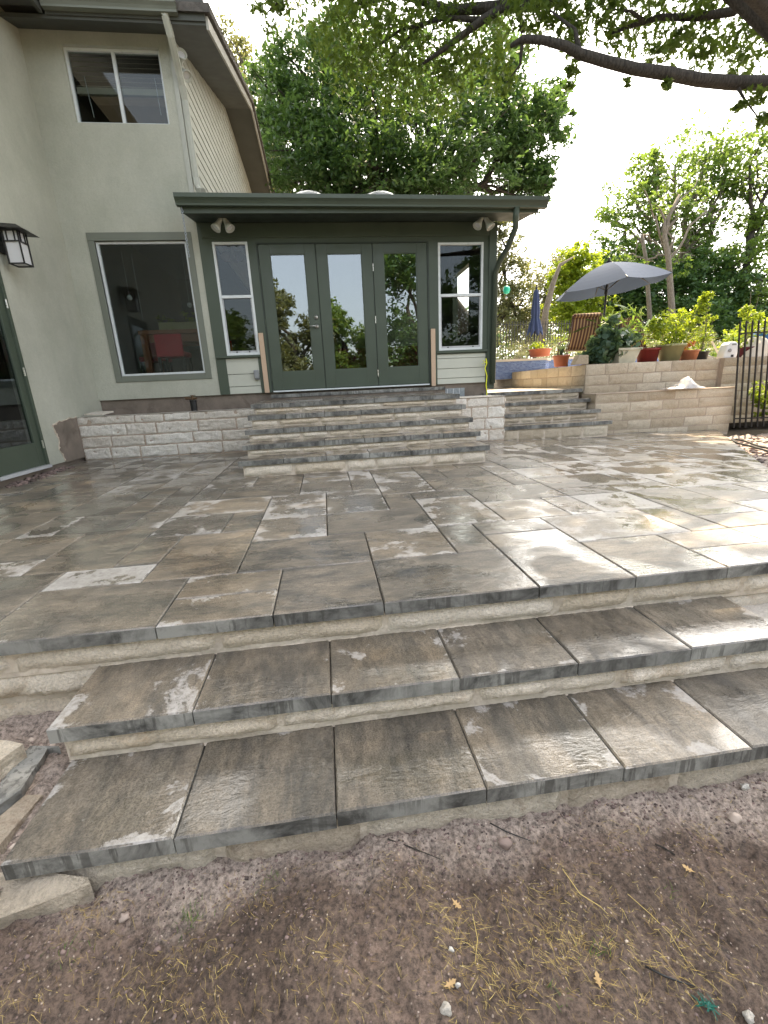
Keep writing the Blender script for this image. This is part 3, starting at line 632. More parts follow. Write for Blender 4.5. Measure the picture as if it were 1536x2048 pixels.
# ================================================================== HOUSE
Y_ = FACADE
house = empty('house', (-2.4, 7.3, -.8), 'two storey pale green stucco house with a low green glazed porch', 'house')
XI, XC = -3.33, -1.575        # inner corner, outer corner of the two storey block
# stucco front wall with the picture window and the upper window
PW = (-2.95, -1.75, .33, 2.10); UW = (-2.88, -1.73, 3.45, 4.255)
m = MB(); wall_holes(m, XI-.2, XC, .0, 4.9, [PW, UW], lambda b, a0, a1, z0, z1: b.box(a0, a1, Y_, Y_+.14, z0, z1))
obj('front_wall', m, 'stucco', house)
obj('foundation', B(XI, 2.68, Y_+.035, Y_+.16, -1.0, .02), 'concrete', house)
# left wing wall, runs towards the viewer, with the left door
DY0, DY1, DZ = 4.86, 5.64, -.70
m = MB(); wall_holes(m, .6, Y_+.036, -.725, 4.9, [(DY0-.02, DY1+.03, -.73, 1.42)], lambda b, a0, a1, z0, z1: b.box(XI-.16, XI, a0, a1, z0, z1))
obj('left_wall', m, 'stucco', house)
obj('left_footing', B(XI-.3, XI-.03, 2.2, Y_, -1.05, -.72), 'concrete', house)
# bare patch where the stucco has broken away beside the planter wall
obj('left_room', MB().box(XI-2.6, XI-2.5, 3.6, 7.2, -.9, 2.6).box(XI-2.5, XI-.17, 3.5, 3.6, -.9, 2.6).box(XI-2.5, XI-.17, 7.2, 7.3, -.9, 2.6).box(XI-2.5, XI-.17, 3.6, 7.2, -.8, -.74).box(XI-2.5, XI-.17, 3.6, 7.2, 2.3, 2.4), 'room', house)
m = MB(); pts = []
prof = [(6.50, -.195), (6.30, -.205), (6.05, -.235), (5.93, -.27), (5.96, -.36), (5.99, -.46), (5.95, -.55), (6.00, -.64), (6.03, -.735), (6.50, -.735)]
rj = random.Random(4); pj = []
for k in range(len(prof)):
    a_, b_ = prof[k], prof[(k+1) % len(prof)]; nn_ = 1 if k >= len(prof)-2 else 5
    for t_ in range(nn_): q_ = t_/nn_; pj.append((a_[0]+(b_[0]-a_[0])*q_+(rj.uniform(-.012, .012) if k < len(prof)-2 and t_ else 0), a_[1]+(b_[1]-a_[1])*q_+(rj.uniform(-.010, .010) if t_ else 0)))
m.poly([(XI+.0025, y, z) for y, z in pj], (.004, 0, 0)); obj('bare_concrete_patch', m, 'concrete', house)
m = MB(); m.tube([(XI+.003, y, z) for y, z in pj[:-2]], [rj.uniform(.004, .013) for _ in pj[:-2]], 5); obj('broken_stucco_edge', m, 'mortar_pale', house, smooth=True)
# gable side (faces +X), clapboard siding, receding
RY, RZ = 11.4, 5.82
def rake(y): return 4.47+(RZ-4.47)*(y-Y_)/(RY-Y_) if y < RY else RZ-.10*(y-RY)
m = MB(); nz_ = 34
zb = 2.35
for k in range(26):
    z0 = zb+.148*k; z1 = z0+.148
    ya = Y_+.06 if z0 < 4.47 else Y_+.06+(z0-4.47)/((RZ-4.47)/(RY-Y_))
    yb = 15.6 if z1 < rake(15.6) else RY+(RZ-z0)/.10
    if ya > yb or z0 > RZ: break
    m.hexa([(XC, ya, z0), (XC+.016, ya, z0), (XC+.016, yb, z0), (XC, yb, z0), (XC, ya, z1+.012), (XC+.004, ya, z1+.012), (XC+.004, yb, z1+.012), (XC, yb, z1+.012)])
obj('gable_siding', m, 'siding_up', house)
m = MB(); m.poly([(XC-.15, Y_+.15, 2.3), (XC-.15, 15.6, 2.3), (XC-.15, 15.6, 5.3), (XC-.15, RY, 5.8), (XC-.15, Y_+.15, 4.5)], (.148, 0, 0)); obj('gable_wall', m, 'room', house)
obj('corner_board', B(XC-.03, XC+.03, Y_-.02, Y_+.10, 2.32, 4.5), 'siding_up', house, bevel=.004)
m = MB(); m.box(XC+.017, XC+.022, 13.1, 13.9, 3.2, 4.3); obj('gable_window', m, 'green_dark', house)
# main roof: two slopes over the block, soffit below, fascia and rake boards
OX = XC+.52; EYF = 6.86
def rf(y): return 4.47-.10+(RZ-4.47)*(y-Y_)/(RY-Y_) if y < RY else RZ-.10-.10*(y-RY)
ysr = [EYF, RY, 16.0]
zr = [rf(EYF)-.0, rf(RY), rf(16.0)]
m = MB()
for (ya, za), (yb, zb_) in (((ysr[0], zr[0]), (ysr[1], zr[1])), ((ysr[1], zr[1]), (ysr[2], zr[2]))):
    m.hexa([(-9, ya, za+.02), (OX, ya, za+.02), (OX, yb, zb_+.02), (-9, yb, zb_+.02), (-9, ya, za+.06), (OX, ya, za+.06), (OX, yb, zb_+.06), (-9, yb, zb_+.06)])
obj('soffit', m, 'soffit', house)
m = MB()
for (ya, za), (yb, zb_) in (((ysr[0], zr[0]), (ysr[1], zr[1])), ((ysr[1], zr[1]), (ysr[2], zr[2]))):
    m.hexa([(OX+.002, ya, za-.02), (OX+.03, ya, za-.02), (OX+.03, yb, zb_-.02), (OX+.002, yb, zb_-.02), (OX+.002, ya, za+.11), (OX+.03, ya, za+.11), (OX+.03, yb, zb_+.11), (OX+.002, yb, zb_+.11)])
obj('rake_board', m, 'fascia', house)
m = MB()
for (ya, za), (yb, zb_) in (((ysr[0]-.06, zr[0]+.0), (ysr[1], zr[1])), ((ysr[1], zr[1]), (ysr[2]+.06, zr[2]))):
    m.hexa([(-9, ya, za+.112), (OX+.07, ya, za+.112), (OX+.07, yb, zb_+.112), (-9, yb, zb_+.112), (-9, ya, za+.20), (OX+.07, ya, za+.20), (OX+.07, yb, zb_+.20), (-9, yb, zb_+.20)])
obj('roof', m, 'roof', house)
m = MB(); m.box(XI-.5, OX-.01, EYF+.03, Y_-.002, 4.40, 4.43); obj('eave_soffit', m, 'soffit', house)
m = MB(); m.box(-2.83, OX, EYF-.02, EYF+.028, 4.30, 4.52); obj('fascia', m, 'soffit', house)
# left wing eave above
m = MB(); m.box(-3.3, XI+.48, 1.5, EYF-.03, 4.36, 4.39); m.box(XI+.44, XI+.48, 1.5, EYF-.03, 4.30, 4.50); obj('left_eave', m, 'soffit', house)
m = MB(); m.box(-8, XI+.50, 1.4, EYF-.03, 4.51, 4.60); obj('left_roof', m, 'roof', house)
def gutter(name, a, b, mat, par, h=.11, w=.11):
    """K-style eaves gutter from a to b (along X); profile open on top"""
    pr = [(0, h), (0, 0), (-w*.62, 0), (-w*.66, .28*h), (-w*.92, .55*h), (-w, .62*h), (-w, h), (-w+.012, h), (-w+.012, .66*h), (-w*.9, .62*h), (-w*.6, .1*h), (-.008, .06*h), (-.008, h)]
    m = MB(); nn = len(pr); bb = len(m.v); a = Vector(a); b = Vector(b)
    for p in (a, b): m.v += [(p.x, p.y+dy, p.z+dz) for dy, dz in pr]
    for k in range(nn): k2 = (k+1) % nn; m.face([k, k2, nn+k2, nn+k])
    for o0, sg in ((0, 1), (nn, -1)):
        p = (a, b)[o0 > 0]; c0 = len(m.v); m.v += [(p.x, p.y+dy, p.z+dz) for dy, dz in pr[:7]]; m.face(list(range(c0, c0+7)))
    return obj(name, m, mat, par)
gutter('eave_gutter', (-2.83, EYF-.022, 4.33), (OX-.3, EYF-.022, 4.33), 'trim_grey', house)
# beige downpipe from the eave round to the corner and out over the porch roof
m = MB(); XP = XC+.075
dp = [(-1.50, EYF-.05, 4.45), (-1.50, EYF-.04, 4.32), (-1.49, EYF+.05, 4.18), (-1.50, Y_-.10, 3.98), (-1.495, Y_-.02, 3.86), (XP, Y_+.03, 3.72), (XP, Y_+.035, 2.86), (XP+.01, Y_+.0, 2.74), (XP+.05, Y_-.08, 2.66), (XP+.11, Y_-.16, 2.635)]
for a, b in zip(dp[:-1], dp[1:]): m.bar(a, b, .075, .055)
m.tube(dp, .036, 10); obj('eave_downpipe', m, 'downpipe', house)
# ---------------- windows
def window(name, x0, x1, z0, z1, y, fr=.035, par=None, mull_x=None, rail_z=None, refl='glass', label=None, trim=None, lower_inset=False, frame='white_frame'):
    w = obj(name, MB().box(x0, x0+fr, y-.012, y+.05, z0, z1).box(x1-fr, x1, y-.012, y+.05, z0, z1).box(x0+fr, x1-fr, y-.010, y+.05, z0, z0+fr).box(x0+fr, x1-fr, y-.010, y+.05, z1-fr, z1), frame, par, bevel=.003, label=label)
    if mull_x: obj('mullion', B(mull_x-.02, mull_x+.02, y-.008, y+.045, z0+fr, z1-fr), frame, w, bevel=.003)
    if rail_z: obj('meeting_rail', B(x0+fr, x1-fr, y-.016, y+.045, rail_z-.02, rail_z+.02), frame, w, bevel=.003)
    if rail_z:
        obj('pane', B(x0+fr, x1-fr, y+.02, y+.026, rail_z+.02, z1-fr), refl, w); g = .016
        obj('sash', MB().box(x0+fr+.001, x0+fr+g, y+.002, y+.03, z0+fr, rail_z-.02).box(x1-fr-g, x1-fr-.001, y+.002, y+.03, z0+fr, rail_z-.02).box(x0+fr+g, x1-fr-g, y+.004, y+.03, z0+fr+.001, z0+fr+.03), 'alu', w)
        obj('pane', B(x0+fr+g, x1-fr-g, y+.016, y+.022, z0+fr+.03, rail_z-.02), refl, w)
        obj('sash_lock', MB().box(x0+.14, x0+.16, y-.004, y+.002, z0+fr+.004, z0+fr+.022), 'black', w); obj('sash_lock', MB().box(x1-.16, x1-.14, y-.004, y+.002, z0+fr+.004, z0+fr+.022), 'black', w)
    else: obj('pane', B(x0+fr, x1-fr, y+.02, y+.026, z0+fr, z1-fr), refl, w)
    return w
w = window('picture_window', *PW, Y_+.035, .03, house, label='large fixed picture window in a flat grey surround')
t = .085
obj('window_trim', MB().box(PW[0]-t, PW[0], Y_-.014, Y_+.03, PW[2]-t, PW[3]).box(PW[1], PW[1]+t, Y_-.014, Y_+.03, PW[2]-t, PW[3]).box(PW[0]-t, PW[1]+t, Y_-.018, Y_+.03, PW[3], PW[3]+t+.015).box(PW[0], PW[1], Y_-.012, Y_+.03, PW[2]-t, PW[2]), 'trim_grey', w, bevel=.003)
w = window('upper_window', *UW, Y_+.06, .03, house, mull_x=-2.31, label='upper sliding window with half raised blinds')
m = MB()
for k in range(7): z = UW[3]-.045-.05*k; m.hexa([(UW[0]+.04, Y_+.12, z-.012), (UW[1]-.04, Y_+.12, z-.012), (UW[1]-.04, Y_+.16, z+.012), (UW[0]+.04, Y_+.16, z+.012), (UW[0]+.04, Y_+.12, z-.008), (UW[1]-.04, Y_+.12, z-.008), (UW[1]-.04, Y_+.16, z+.016), (UW[0]+.04, Y_+.16, z+.016)])
m.box(UW[0]+.04, UW[1]-.04, Y_+.115, Y_+.165, UW[3]-.44, UW[3]-.37)
obj('blind', m, 'blind', w); m = MB(); m.bar((-2.72, Y_+.11, 4.0), (-2.69, Y_+.11, 3.56), .008); obj('blind_wand', m, 'white_plastic', w); m = MB(); m.bar((-1.86, Y_+.11, 4.0), (-1.85, Y_+.11, 3.6), .006); obj('blind_wand', m, 'white_plastic', w)
# ---------------- glazed left door
dl = obj('glazed_door', MB().box(XI-.05, XI-.01, DY0, DY0+.10, DZ+.002, 1.40).box(XI-.05, XI-.01, DY1-.10, DY1, DZ+.002, 1.40).box(XI-.052, XI-.012, DY0+.10, DY1-.10, DZ+.003, DZ+.27).box(XI-.052, XI-.012, DY0+.10, DY1-.10, 1.30, 1.40), 'green', house, bevel=.003, label='green glazed side door at the left edge')
obj('glass', B(XI-.034, XI-.028, DY0+.10, DY1-.10, DZ+.27, 1.30), 'glass', dl)
obj('door_frame', MB().box(XI-.06, XI+.012, DY1+.001, DY1+.045, -.715, 1.44).box(XI-.06, XI+.012, DY0-.05, DY0-.001, -.715, 1.44), 'green', dl, bevel=.003)
obj('threshold', B(XI-.05, XI+.03, DY0-.05, DY1+.045, -.735, DZ), 'alu', dl)
for z in (-.46, .35, 1.05): obj('hinge', MB().tube([(XI+.016, DY1-.002, z-.045), (XI+.016, DY1-.002, z+.045)], .009, 8), 'steel', dl)
# ---------------- porch front
FD = (-.80, 1.72, 0., 2.06); SL = (-1.40, -.915, .56, 2.075); SR = (1.86, 2.57, .515, 2.04)
porch = house
m = MB(); wall_holes(m, XC, 2.66, .0, 2.62, [FD, (SL[0], SL[1], SL[2], SL[3]), (SR[0], SR[1], SR[2], SR[3]), (-1.43, -.955, 0, .52), (1.83, 2.63, 0, .46)], lambda b, a0, a1, z0, z1: b.box(a0, a1, Y_-.01, Y_+.12, z0, z1))
obj('porch_wall', m, 'green', house)
obj('porch_corner_post', B(2.655, 2.775, Y_-.03, Y_+.10, -.10, 2.30), 'green', house, bevel=.004)
obj('porch_side_wall', MB().box(2.66, 2.76, Y_+.10, 12.2, -.1, .9).hexa([(2.66, Y_+.10, 2.0), (2.76, Y_+.10, 2.0), (2.76, 12.2, 2.0), (2.66, 12.2, 2.0), (2.66, Y_+.10, 2.42), (2.76, Y_+.10, 2.42), (2.76, 12.2, 3.8), (2.66, 12.2, 3.8)]).box(2.66, 2.76, Y_+.10, 8.2, .9, 2.0).box(2.66, 2.76, 9.2, 10.4, .9, 2.0).box(2.66, 2.76, 11.9, 12.2, .9, 2.0), 'green', house)
for x0, x1, zt in ((-1.43, -.955, .52), (1.83, 2.63, .46)):
    m = MB(); z = 0.004; k = 0
    for zz in ([.0, .11, .29, zt] if x0 < 0 else [.0, .09, .24, .395, zt]):
        if k: m.hexa([(x0, Y_-.004, pz_), (x1, Y_-.004, pz_), (x1, Y_+.03, pz_), (x0, Y_+.03, pz_), (x0, Y_+.006, zz-.002), (x1, Y_+.006, zz-.002), (x1, Y_+.03, zz-.002), (x0, Y_+.03, zz-.002)])
        pz_ = zz+.004; k += 1
    obj('siding_panel', m, 'siding', house)
obj('sill_band', B(XC+.02, -.905, Y_-.045, Y_-.011, .525, .557), 'green', house, bevel=.004)
obj('sill_band', B(1.825, 2.655, Y_-.04, Y_-.011, .475, .51), 'green', house, bevel=.004)
obj('header_band', MB().box(XC+.05, 2.655, Y_-.028, Y_-.011, 2.12, 2.30), 'green', house, bevel=.004)
window('sidelight_window', *SL, Y_-.0, .034, house, rail_z=1.365, label='tall white framed window left of the french doors')
window('sidelight_window', *SR, Y_-.0, .034, house, rail_z=1.315, label='tall white framed window right of the french doors')
# french doors
dd = [(-.775, .030), (.042, .862), (.874, 1.69)]
for i, (a, b) in enumerate(dd):
    y = Y_-.004; fw = .155
    ga, gb = a+fw, b-fw
    d = obj('french_door', MB().box(a, ga, y, y+.045, .03, 2.04).box(gb, b, y, y+.045, .03, 2.04).box(ga, gb, y+.001, y+.045, .03, .295).box(ga, gb, y+.001, y+.045, 1.915, 2.04), 'green', house, bevel=.003,
            label=('left green glazed door leaf', 'middle green glazed door leaf', 'right green glazed door leaf')[i])
    obj('glass', B(ga-.001, gb+.001, y+.018, y+.024, .294, 1.916), 'glass_door', d)
    g = .012; obj('glazing_bead', MB().box(ga, ga+g, y+.006, y+.02, .295, 1.915).box(gb-g, gb, y+.006, y+.02, .295, 1.915).box(ga+g, gb-g, y+.006, y+.02, .295, .295+g).box(ga+g, gb-g, y+.006, y+.02, 1.915-g, 1.915), 'green', d)
    hx = a-.004 if i == 0 else b+.006
    if i == 2: hx = None
    if hx is not None:
        for z in (.22, 1.0, 1.72):
            obj('hinge', MB().tube([(hx, y-.008, z-.05), (hx, y-.008, z+.05)], .008, 8), 'steel' if i else 'green', d)
    if i == 0:
        hm = MB(); hm.lathe((b-.062, y-.004, .93), [(.030, 0), (.032, .006), (.022, .014), (.012, .018), (.012, .045)], 16, Vector((0, -1, 0)))
        hm.tube([(b-.062, y-.045, .93), (b-.10, y-.052, .933), (b-.165, y-.048, .935)], [.010, .009, .007], 8); obj('door_handle', hm, 'steel', d, smooth=True)
        obj('deadbolt', MB().lathe((b-.062, y-.004, 1.06), [(.031, 0), (.033, .006), (.024, .014), (.018, .016), (.017, .03)], 16, Vector((0, -1, 0))), 'steel', d, smooth=True)
obj('door_frame', MB().box(FD[0], -.777, Y_-.012, Y_+.10, .0, 2.06).box(1.692, FD[1], Y_-.012, Y_+.10, .0, 2.06).box(-.777, 1.692, Y_-.012, Y_+.10, 2.042, 2.06).box(.031, .041, Y_+.01, Y_+.1, .0, 2.04).box(.863, .873, Y_+.01, Y_+.1, .0, 2.04), 'green_dark', house)
obj('threshold', B(-.775, 1.69, Y_-.05, Y_+.09, .0, .022), 'white_frame', house, bevel=.003)
# porch roof: shed sloping up away from the viewer
EV = 6.62; ZE = 2.36; SLP = .30; LX, RX = -1.62, 3.20
def pr_(y): return ZE+(y-EV)*SLP
m = MB(); 
m.hexa([(LX, EV, ZE), (RX, EV, ZE), (RX, 12.6, pr_(12.6)), (-1.55, 12.6, pr_(12.6)), (LX, EV, ZE+.05), (RX, EV, ZE+.05), (RX, 12.6, pr_(12.6)+.05), (-1.55, 12.6, pr_(12.6)+.05)])
obj('porch_roof', m, 'roof', house)
m = MB(); m.hexa([(LX+.02, EV+.02, ZE-.12), (RX-.08, EV+.02, ZE-.12), (RX-.08, Y_-.012, ZE-.05), (LX+.05, Y_-.012, ZE-.05), (LX+.02, EV+.02, ZE-.10), (RX-.08, EV+.02, ZE-.10), (RX-.08, Y_-.012, ZE-.03), (LX+.05, Y_-.012, ZE-.03)])
m.hexa([(2.77, Y_-.012, ZE-.05), (RX-.08, Y_-.012, ZE-.05), (RX-.08, 12.4, pr_(12.4)-.04), (2.77, 12.4, pr_(12.4)-.04), (2.77, Y_-.012, ZE-.03), (RX-.08, Y_-.012, ZE-.03), (RX-.08, 12.4, pr_(12.4)-.02), (2.77, 12.4, pr_(12.4)-.02)])
obj('porch_soffit', m, 'green_dark', house)
obj('porch_fascia', MB().box(LX+.01, RX-.07, EV-.002, EV+.022, ZE-.135, ZE-.001), 'green', house, bevel=.003)
m = MB(); m.hexa([(RX-.075, EV+.02, ZE-.135), (RX-.05, EV+.02, ZE-.135), (RX-.05, 12.5, pr_(12.5)-.13), (RX-.075, 12.5, pr_(12.5)-.13), (RX-.075, EV+.02, ZE-.002), (RX-.05, EV+.02, ZE-.002), (RX-.05, 12.5, pr_(12.5)-.002), (RX-.075, 12.5, pr_(12.5)-.002)]); obj('porch_rake_board', m, 'green', house)
gt = gutter('porch_gutter', (LX-.02, EV-.004, ZE-.070), (RX+.03, EV-.004, ZE-.100), 'green', house, .12, .12)
obj('drip_edge', MB().hexa([(LX, EV-.10, ZE+.052), (RX, EV-.10, ZE+.022), (RX, EV+.1, ZE+.06), (LX, EV+.1, ZE+.075), (LX, EV-.10, ZE+.058), (RX, EV-.10, ZE+.028), (RX, EV+.1, ZE+.066), (LX, EV+.1, ZE+.081)]), 'roof', house)
m = MB(); q = [(2.80, EV-.05, 2.27), (2.80, EV-.03, 2.15), (2.83, EV+.03, 2.06), (2.80, EV+.22, 1.86), (2.755, EV+.42, 1.72), (2.74, Y_-.075, 1.60), (2.735, Y_-.072, -.02)]
m.tube(q, .042, 10); obj('porch_downpipe', m, 'green', house, smooth=True)
for xc in (.0, 1.17):
    s_ = obj('skylight', MB().box(xc-.33, xc+.33, 8.05, 8.67, pr_(8)+.02, pr_(8.36)+.03), 'white_frame', house)
    obj('skylight_dome', MB().lathe((xc, 8.36, pr_(8.36)+.03), [(.35, 0), (.345, .03), (.32, .07), (.26, .12), (.17, .16), (.08, .18), (.01, .185)], 28, sq=False), 'dome', s_, smooth=True)
obj('foundation_vent', MB().box(1.905, 2.29, Y_+.015, Y_+.034, -.235, -.07), 'galv', house, bevel=.003)
for x in (2.0, 2.1, 2.2): obj('vent_rib', B(x-.004, x+.004, Y_+.008, Y_+.0149, -.23, -.075), 'white_plastic', house)
# ---------------- interior seen through the glass
m = MB(); m.box(-3.2, 2.655, 11.8, 11.9, -.3, 3.28); m.box(-3.25, -3.17, Y_+.16, 11.8, -.3, 2.6)
obj('interior_wall', m, 'room', house); obj('interior_floor', B(-3.2, 2.65, Y_+.16, 11.8, -.1, .0), 'room_floor', house); obj('interior_ceiling', B(-3.2, -1.7, Y_+.16, 11.8, 2.62, 2.68), 'room', house)
obj('porch_ceiling', MB().hexa([(-1.6, Y_+.13, 2.36), (2.65, Y_+.13, 2.36), (2.65, 11.8, 3.25), (-1.6, 11.8, 3.25), (-1.6, Y_+.13, 2.38), (2.65, Y_+.13, 2.38), (2.65, 11.8, 3.27), (-1.6, 11.8, 3.27)]), 'room', house)
m = MB(); m.box(-3.2, -1.74, 11.0, 11.1, 2.68, 5.0); m.box(-3.24, -3.2, Y_+.16, 11, 2.68, 4.5); obj('upper_room_wall', m, 'room', house)
t = empty('bar_table', (-2.1, 8.3, 0), 'tall red brown wooden table behind the picture window', 'table')
obj('tabletop', B(-2.85, -1.70, 7.9, 8.75, .98, 1.04), 'wood_table', t, bevel=.006); obj('apron', MB().box(-2.78, -1.77, 7.96, 7.99, .86, .979).box(-2.78, -1.77, 8.66, 8.69, .86, .979), 'wood_table', t)
for x, y in ((-2.78, 7.93), (-1.78, 7.93), (-2.78, 8.7), (-1.78, 8.7)): obj('leg', B(x-.05, x+.05, y-.03, y+.06, 0, .978), 'wood_table', t, bevel=.004)
def chair_in(x, y, lab):
    c = empty('bar_chair', (x, y, 0), lab, 'chair', 'red bar chairs at the tall table')
    obj('seat', B(x-.21, x+.21, y-.2, y+.2, .60, .68), 'red', c, bevel=.02); obj('backrest', B(x-.20, x+.20, y+.17, y+.21, .66, .98) if y > 8.3 else B(x-.20, x+.20, y-.21, y-.17, .60, .93), 'red', c, bevel=.015)
    for a in (-.18, .18):
        for b in (-.17, .17): obj('leg', MB().bar((x+a, y+b, 0), (x+a, y+b, .60), .035), 'black', c)
chair_in(-2.30, 7.72, 'red bar chair left of the table leg behind the picture window'); chair_in(-1.45-.42, 8.05+.95, 'red bar chair at the right end of the tall table'); chair_in(-2.85, 8.5, 'red bar chair at the far left behind the picture window')
s_ = empty('sofa', (.9, 8.7, 0), 'dark red sofa low behind the french doors', 'sofa')
obj('back', B(.25, 2.05, 8.35, 8.6, .05, .70), 'darkred', s_, bevel=.05); obj('seat', B(.25, 2.05, 8.6, 9.3, .05, .42), 'darkred', s_, bevel=.04)
obj('armrest', B(.12, .25, 8.38, 9.3, .05, .58), 'darkred', s_, bevel=.04); obj('armrest', B(2.05, 2.2, 8.38, 9.3, .05, .58), 'darkred', s_, bevel=.04)
# ---------------- fittings on the walls (things of their own)
def lantern():
    x0 = XI; yc, zc = 5.80, 1.455
    L = empty('wall_lantern', (x0, yc, zc+.28), 'black craftsman lantern with frosted glass on the left stucco wall', 'wall lamp')
    obj('back_plate', MB().box(x0, x0+.02, yc-.07, yc+.07, zc+.12, zc+.42).box(x0+.02, x0+.10, yc-.02, yc+.02, zc+.26, zc+.30), 'black', L, bevel=.003)
    cx = x0+.17
    obj('cap', MB().hexa([(x0+.02, yc-.16, zc+.335), (x0+.34, yc-.16, zc+.315), (x0+.34, yc+.16, zc+.315), (x0+.02, yc+.16, zc+.335), (x0+.06, yc-.10, zc+.385), (x0+.26, yc-.10, zc+.37), (x0+.26, yc+.10, zc+.37), (x0+.06, yc+.10, zc+.385)]).box(x0+.0, x0+.06, yc-.04, yc+.04, zc+.34, zc+.40), 'black', L)
    m = MB(); h0, h1 = zc, zc+.32; a = .075
    for sx_ in (-1, 1):
        for sy_ in (-1, 1): m.bar((cx+sx_*a, yc+sy_*a, h0), (cx+sx_*a, yc+sy_*a, h1), .012)
    for z in (h0+.006, h1-.10):
        for d in (-1, 1): m.bar((cx-a, yc+d*a, z), (cx+a, yc+d*a, z), .012); m.bar((cx+d*a, yc-a, z), (cx+d*a, yc+a, z), .012)
    for d in (-1, 1):
        for e in (-.5, .5): m.bar((cx+a*e, yc+d*a, h1-.10), (cx+a*e, yc+d*a, h1), .010); m.bar((cx+d*a, yc+a*e, h1-.10), (cx+d*a, yc+a*e, h1), .010)
    obj('cage', m, 'black', L); obj('frosted_glass', B(cx-a+.008, cx+a-.008, yc-a+.008, yc+a-.008, h0+.012, h1-.004), 'frost', L)
lantern()
def flood(name, base, aims, lab, mat='lamp_white', s=1.):
    f = empty(name, base, lab, 'floodlight', 'twin floodlights on the house'); b = Vector(base)
    obj('mount', MB().lathe(b, [(.05*s, 0), (.05*s, -.02*s), (.03*s, -.03*s)], 14), mat, f)
    for a in aims:
        a = Vector(a).normalized(); m = MB(); m.lathe(b+a*.03*s, [(.028*s, 0), (.03*s, .05*s), (.035*s, .09*s), (.058*s, .15*s), (.066*s, .18*s), (.062*s, .185*s), (.05*s, .16*s)], 18, a)
        h = obj('lamp_head', m, mat, f, smooth=True); obj('lens', MB().lathe(b+a*.18*s, [(.055*s, 0), (.05*s, .008*s), (.02*s, .014*s)], 18, a), 'frost' if s < 1.1 else 'turq', h, smooth=True)
    return f
flood('floodlight', (-1.17, 6.98, 2.315), [(-.42, -.3, -.75), (.40, -.28, -.75)], 'white twin floodlight under the porch eave above the left narrow window')
flood('floodlight', (2.48, 6.98, 2.32), [(-.5, -.25, -.7), (.35, -.3, -.75)], 'shaded twin floodlight under the porch eave above the right narrow window')
flood('floodlight', (XC+.05, Y_+.10, 4.12), [(.35, -.75, .15), (.5, -.5, -.75)], 'pale round twin floodlight beside the bend of the beige downpipe')
for (a, b, c0, c1, l) in ((-.905, -.835, 0., .86, 'raw pine board standing upright left of the french doors'), (1.725, 1.795, -.02, .84, 'raw pine board standing upright right of the french doors')):
    one('pine_board', B(a, b, Y_-.045, Y_-.030 if False else Y_-.029, c0, c1), 'wood_new', (a, Y_, c0), l, 'board', 'bare boards by the french doors', bevel=.002)
x = empty('outlet_box', (-1.0, Y_-.02, .25), 'small grey outdoor outlet box on the cream siding left of the doors', 'outlet')
obj('box', B(-1.03, -.965, Y_-.045, Y_-.003, .20, .34), 'outlet', x, bevel=.006); obj('cover', B(-1.035, -.96, Y_-.062, Y_-.046, .215, .335), 'outlet', x, bevel=.008)
# rain chain at the left end of the porch gutter
rc = empty('rain_chain', (-1.58, EV-.03, 2.2), 'thin dark chain hanging from the left end of the green gutter', 'chain')
m = MB(); z = 2.27; k = 0
while z > 1.72:
    pts = [(-1.585+(.011*math.cos(a) if k % 2 else 0), EV-.03+(0 if k % 2 else .011*math.cos(a)), z+.020*math.sin(a)) for a in [i*math.pi/5 for i in range(11)]]; m.tube(pts, .0042, 5, cap=False); z -= .031; k += 1
obj('links', m, 'galv', rc)
# crystal strings and a bronze hanger inside the windows
def strand(x, y, z0, z1, lab, ball=True):
    s = empty('hanging_crystal', (x, y, z0), lab, 'ornament', 'crystal strands in the picture window'); m = MB(); m.tube([(x, y, z0), (x, y, z1)], .0012, 4)
    z = z0
    while z > z1: m.lathe((x, y, z), [(.001, -.007), (.005, 0), (.001, .007)], 6); z -= .028
    obj('strand', m, 'crystal', s)
    if ball: obj('ball', MB().lathe((x, y, z1-.04), [(.001, -.038), (.02, -.032), (.034, -.015), (.038, 0), (.034, .018), (.02, .033), (.001, .038)], 14), 'crystal', s, smooth=True)
strand(-2.73, 7.5, 2.05, 1.48, 'beaded strand with a glass ball hanging at the left of the picture window'); strand(-2.60, 7.5, 2.0, 1.12, 'plain beaded strand right of the glass ball strand', False); strand(-1.90, 7.5, 2.02, 1.36, 'beaded crystal strand at the right side of the picture window')
hgr = empty('wind_chime', (-1.16, 7.36, 1.95), 'brown wooden fish shaped chime hanging at the top of the left narrow window', 'ornament')
m = MB()
for sg in (-1, 1): m.poly([(-1.16+sg*.03, 7.36, 2.0), (-1.16+sg*.12, 7.36, 1.99), (-1.16+sg*.19, 7.36, 1.93), (-1.16+sg*.12, 7.36, 1.86), (-1.16+sg*.05, 7.36, 1.85)], (0, .01, 0))
obj('wings', m, 'copper', hgr)
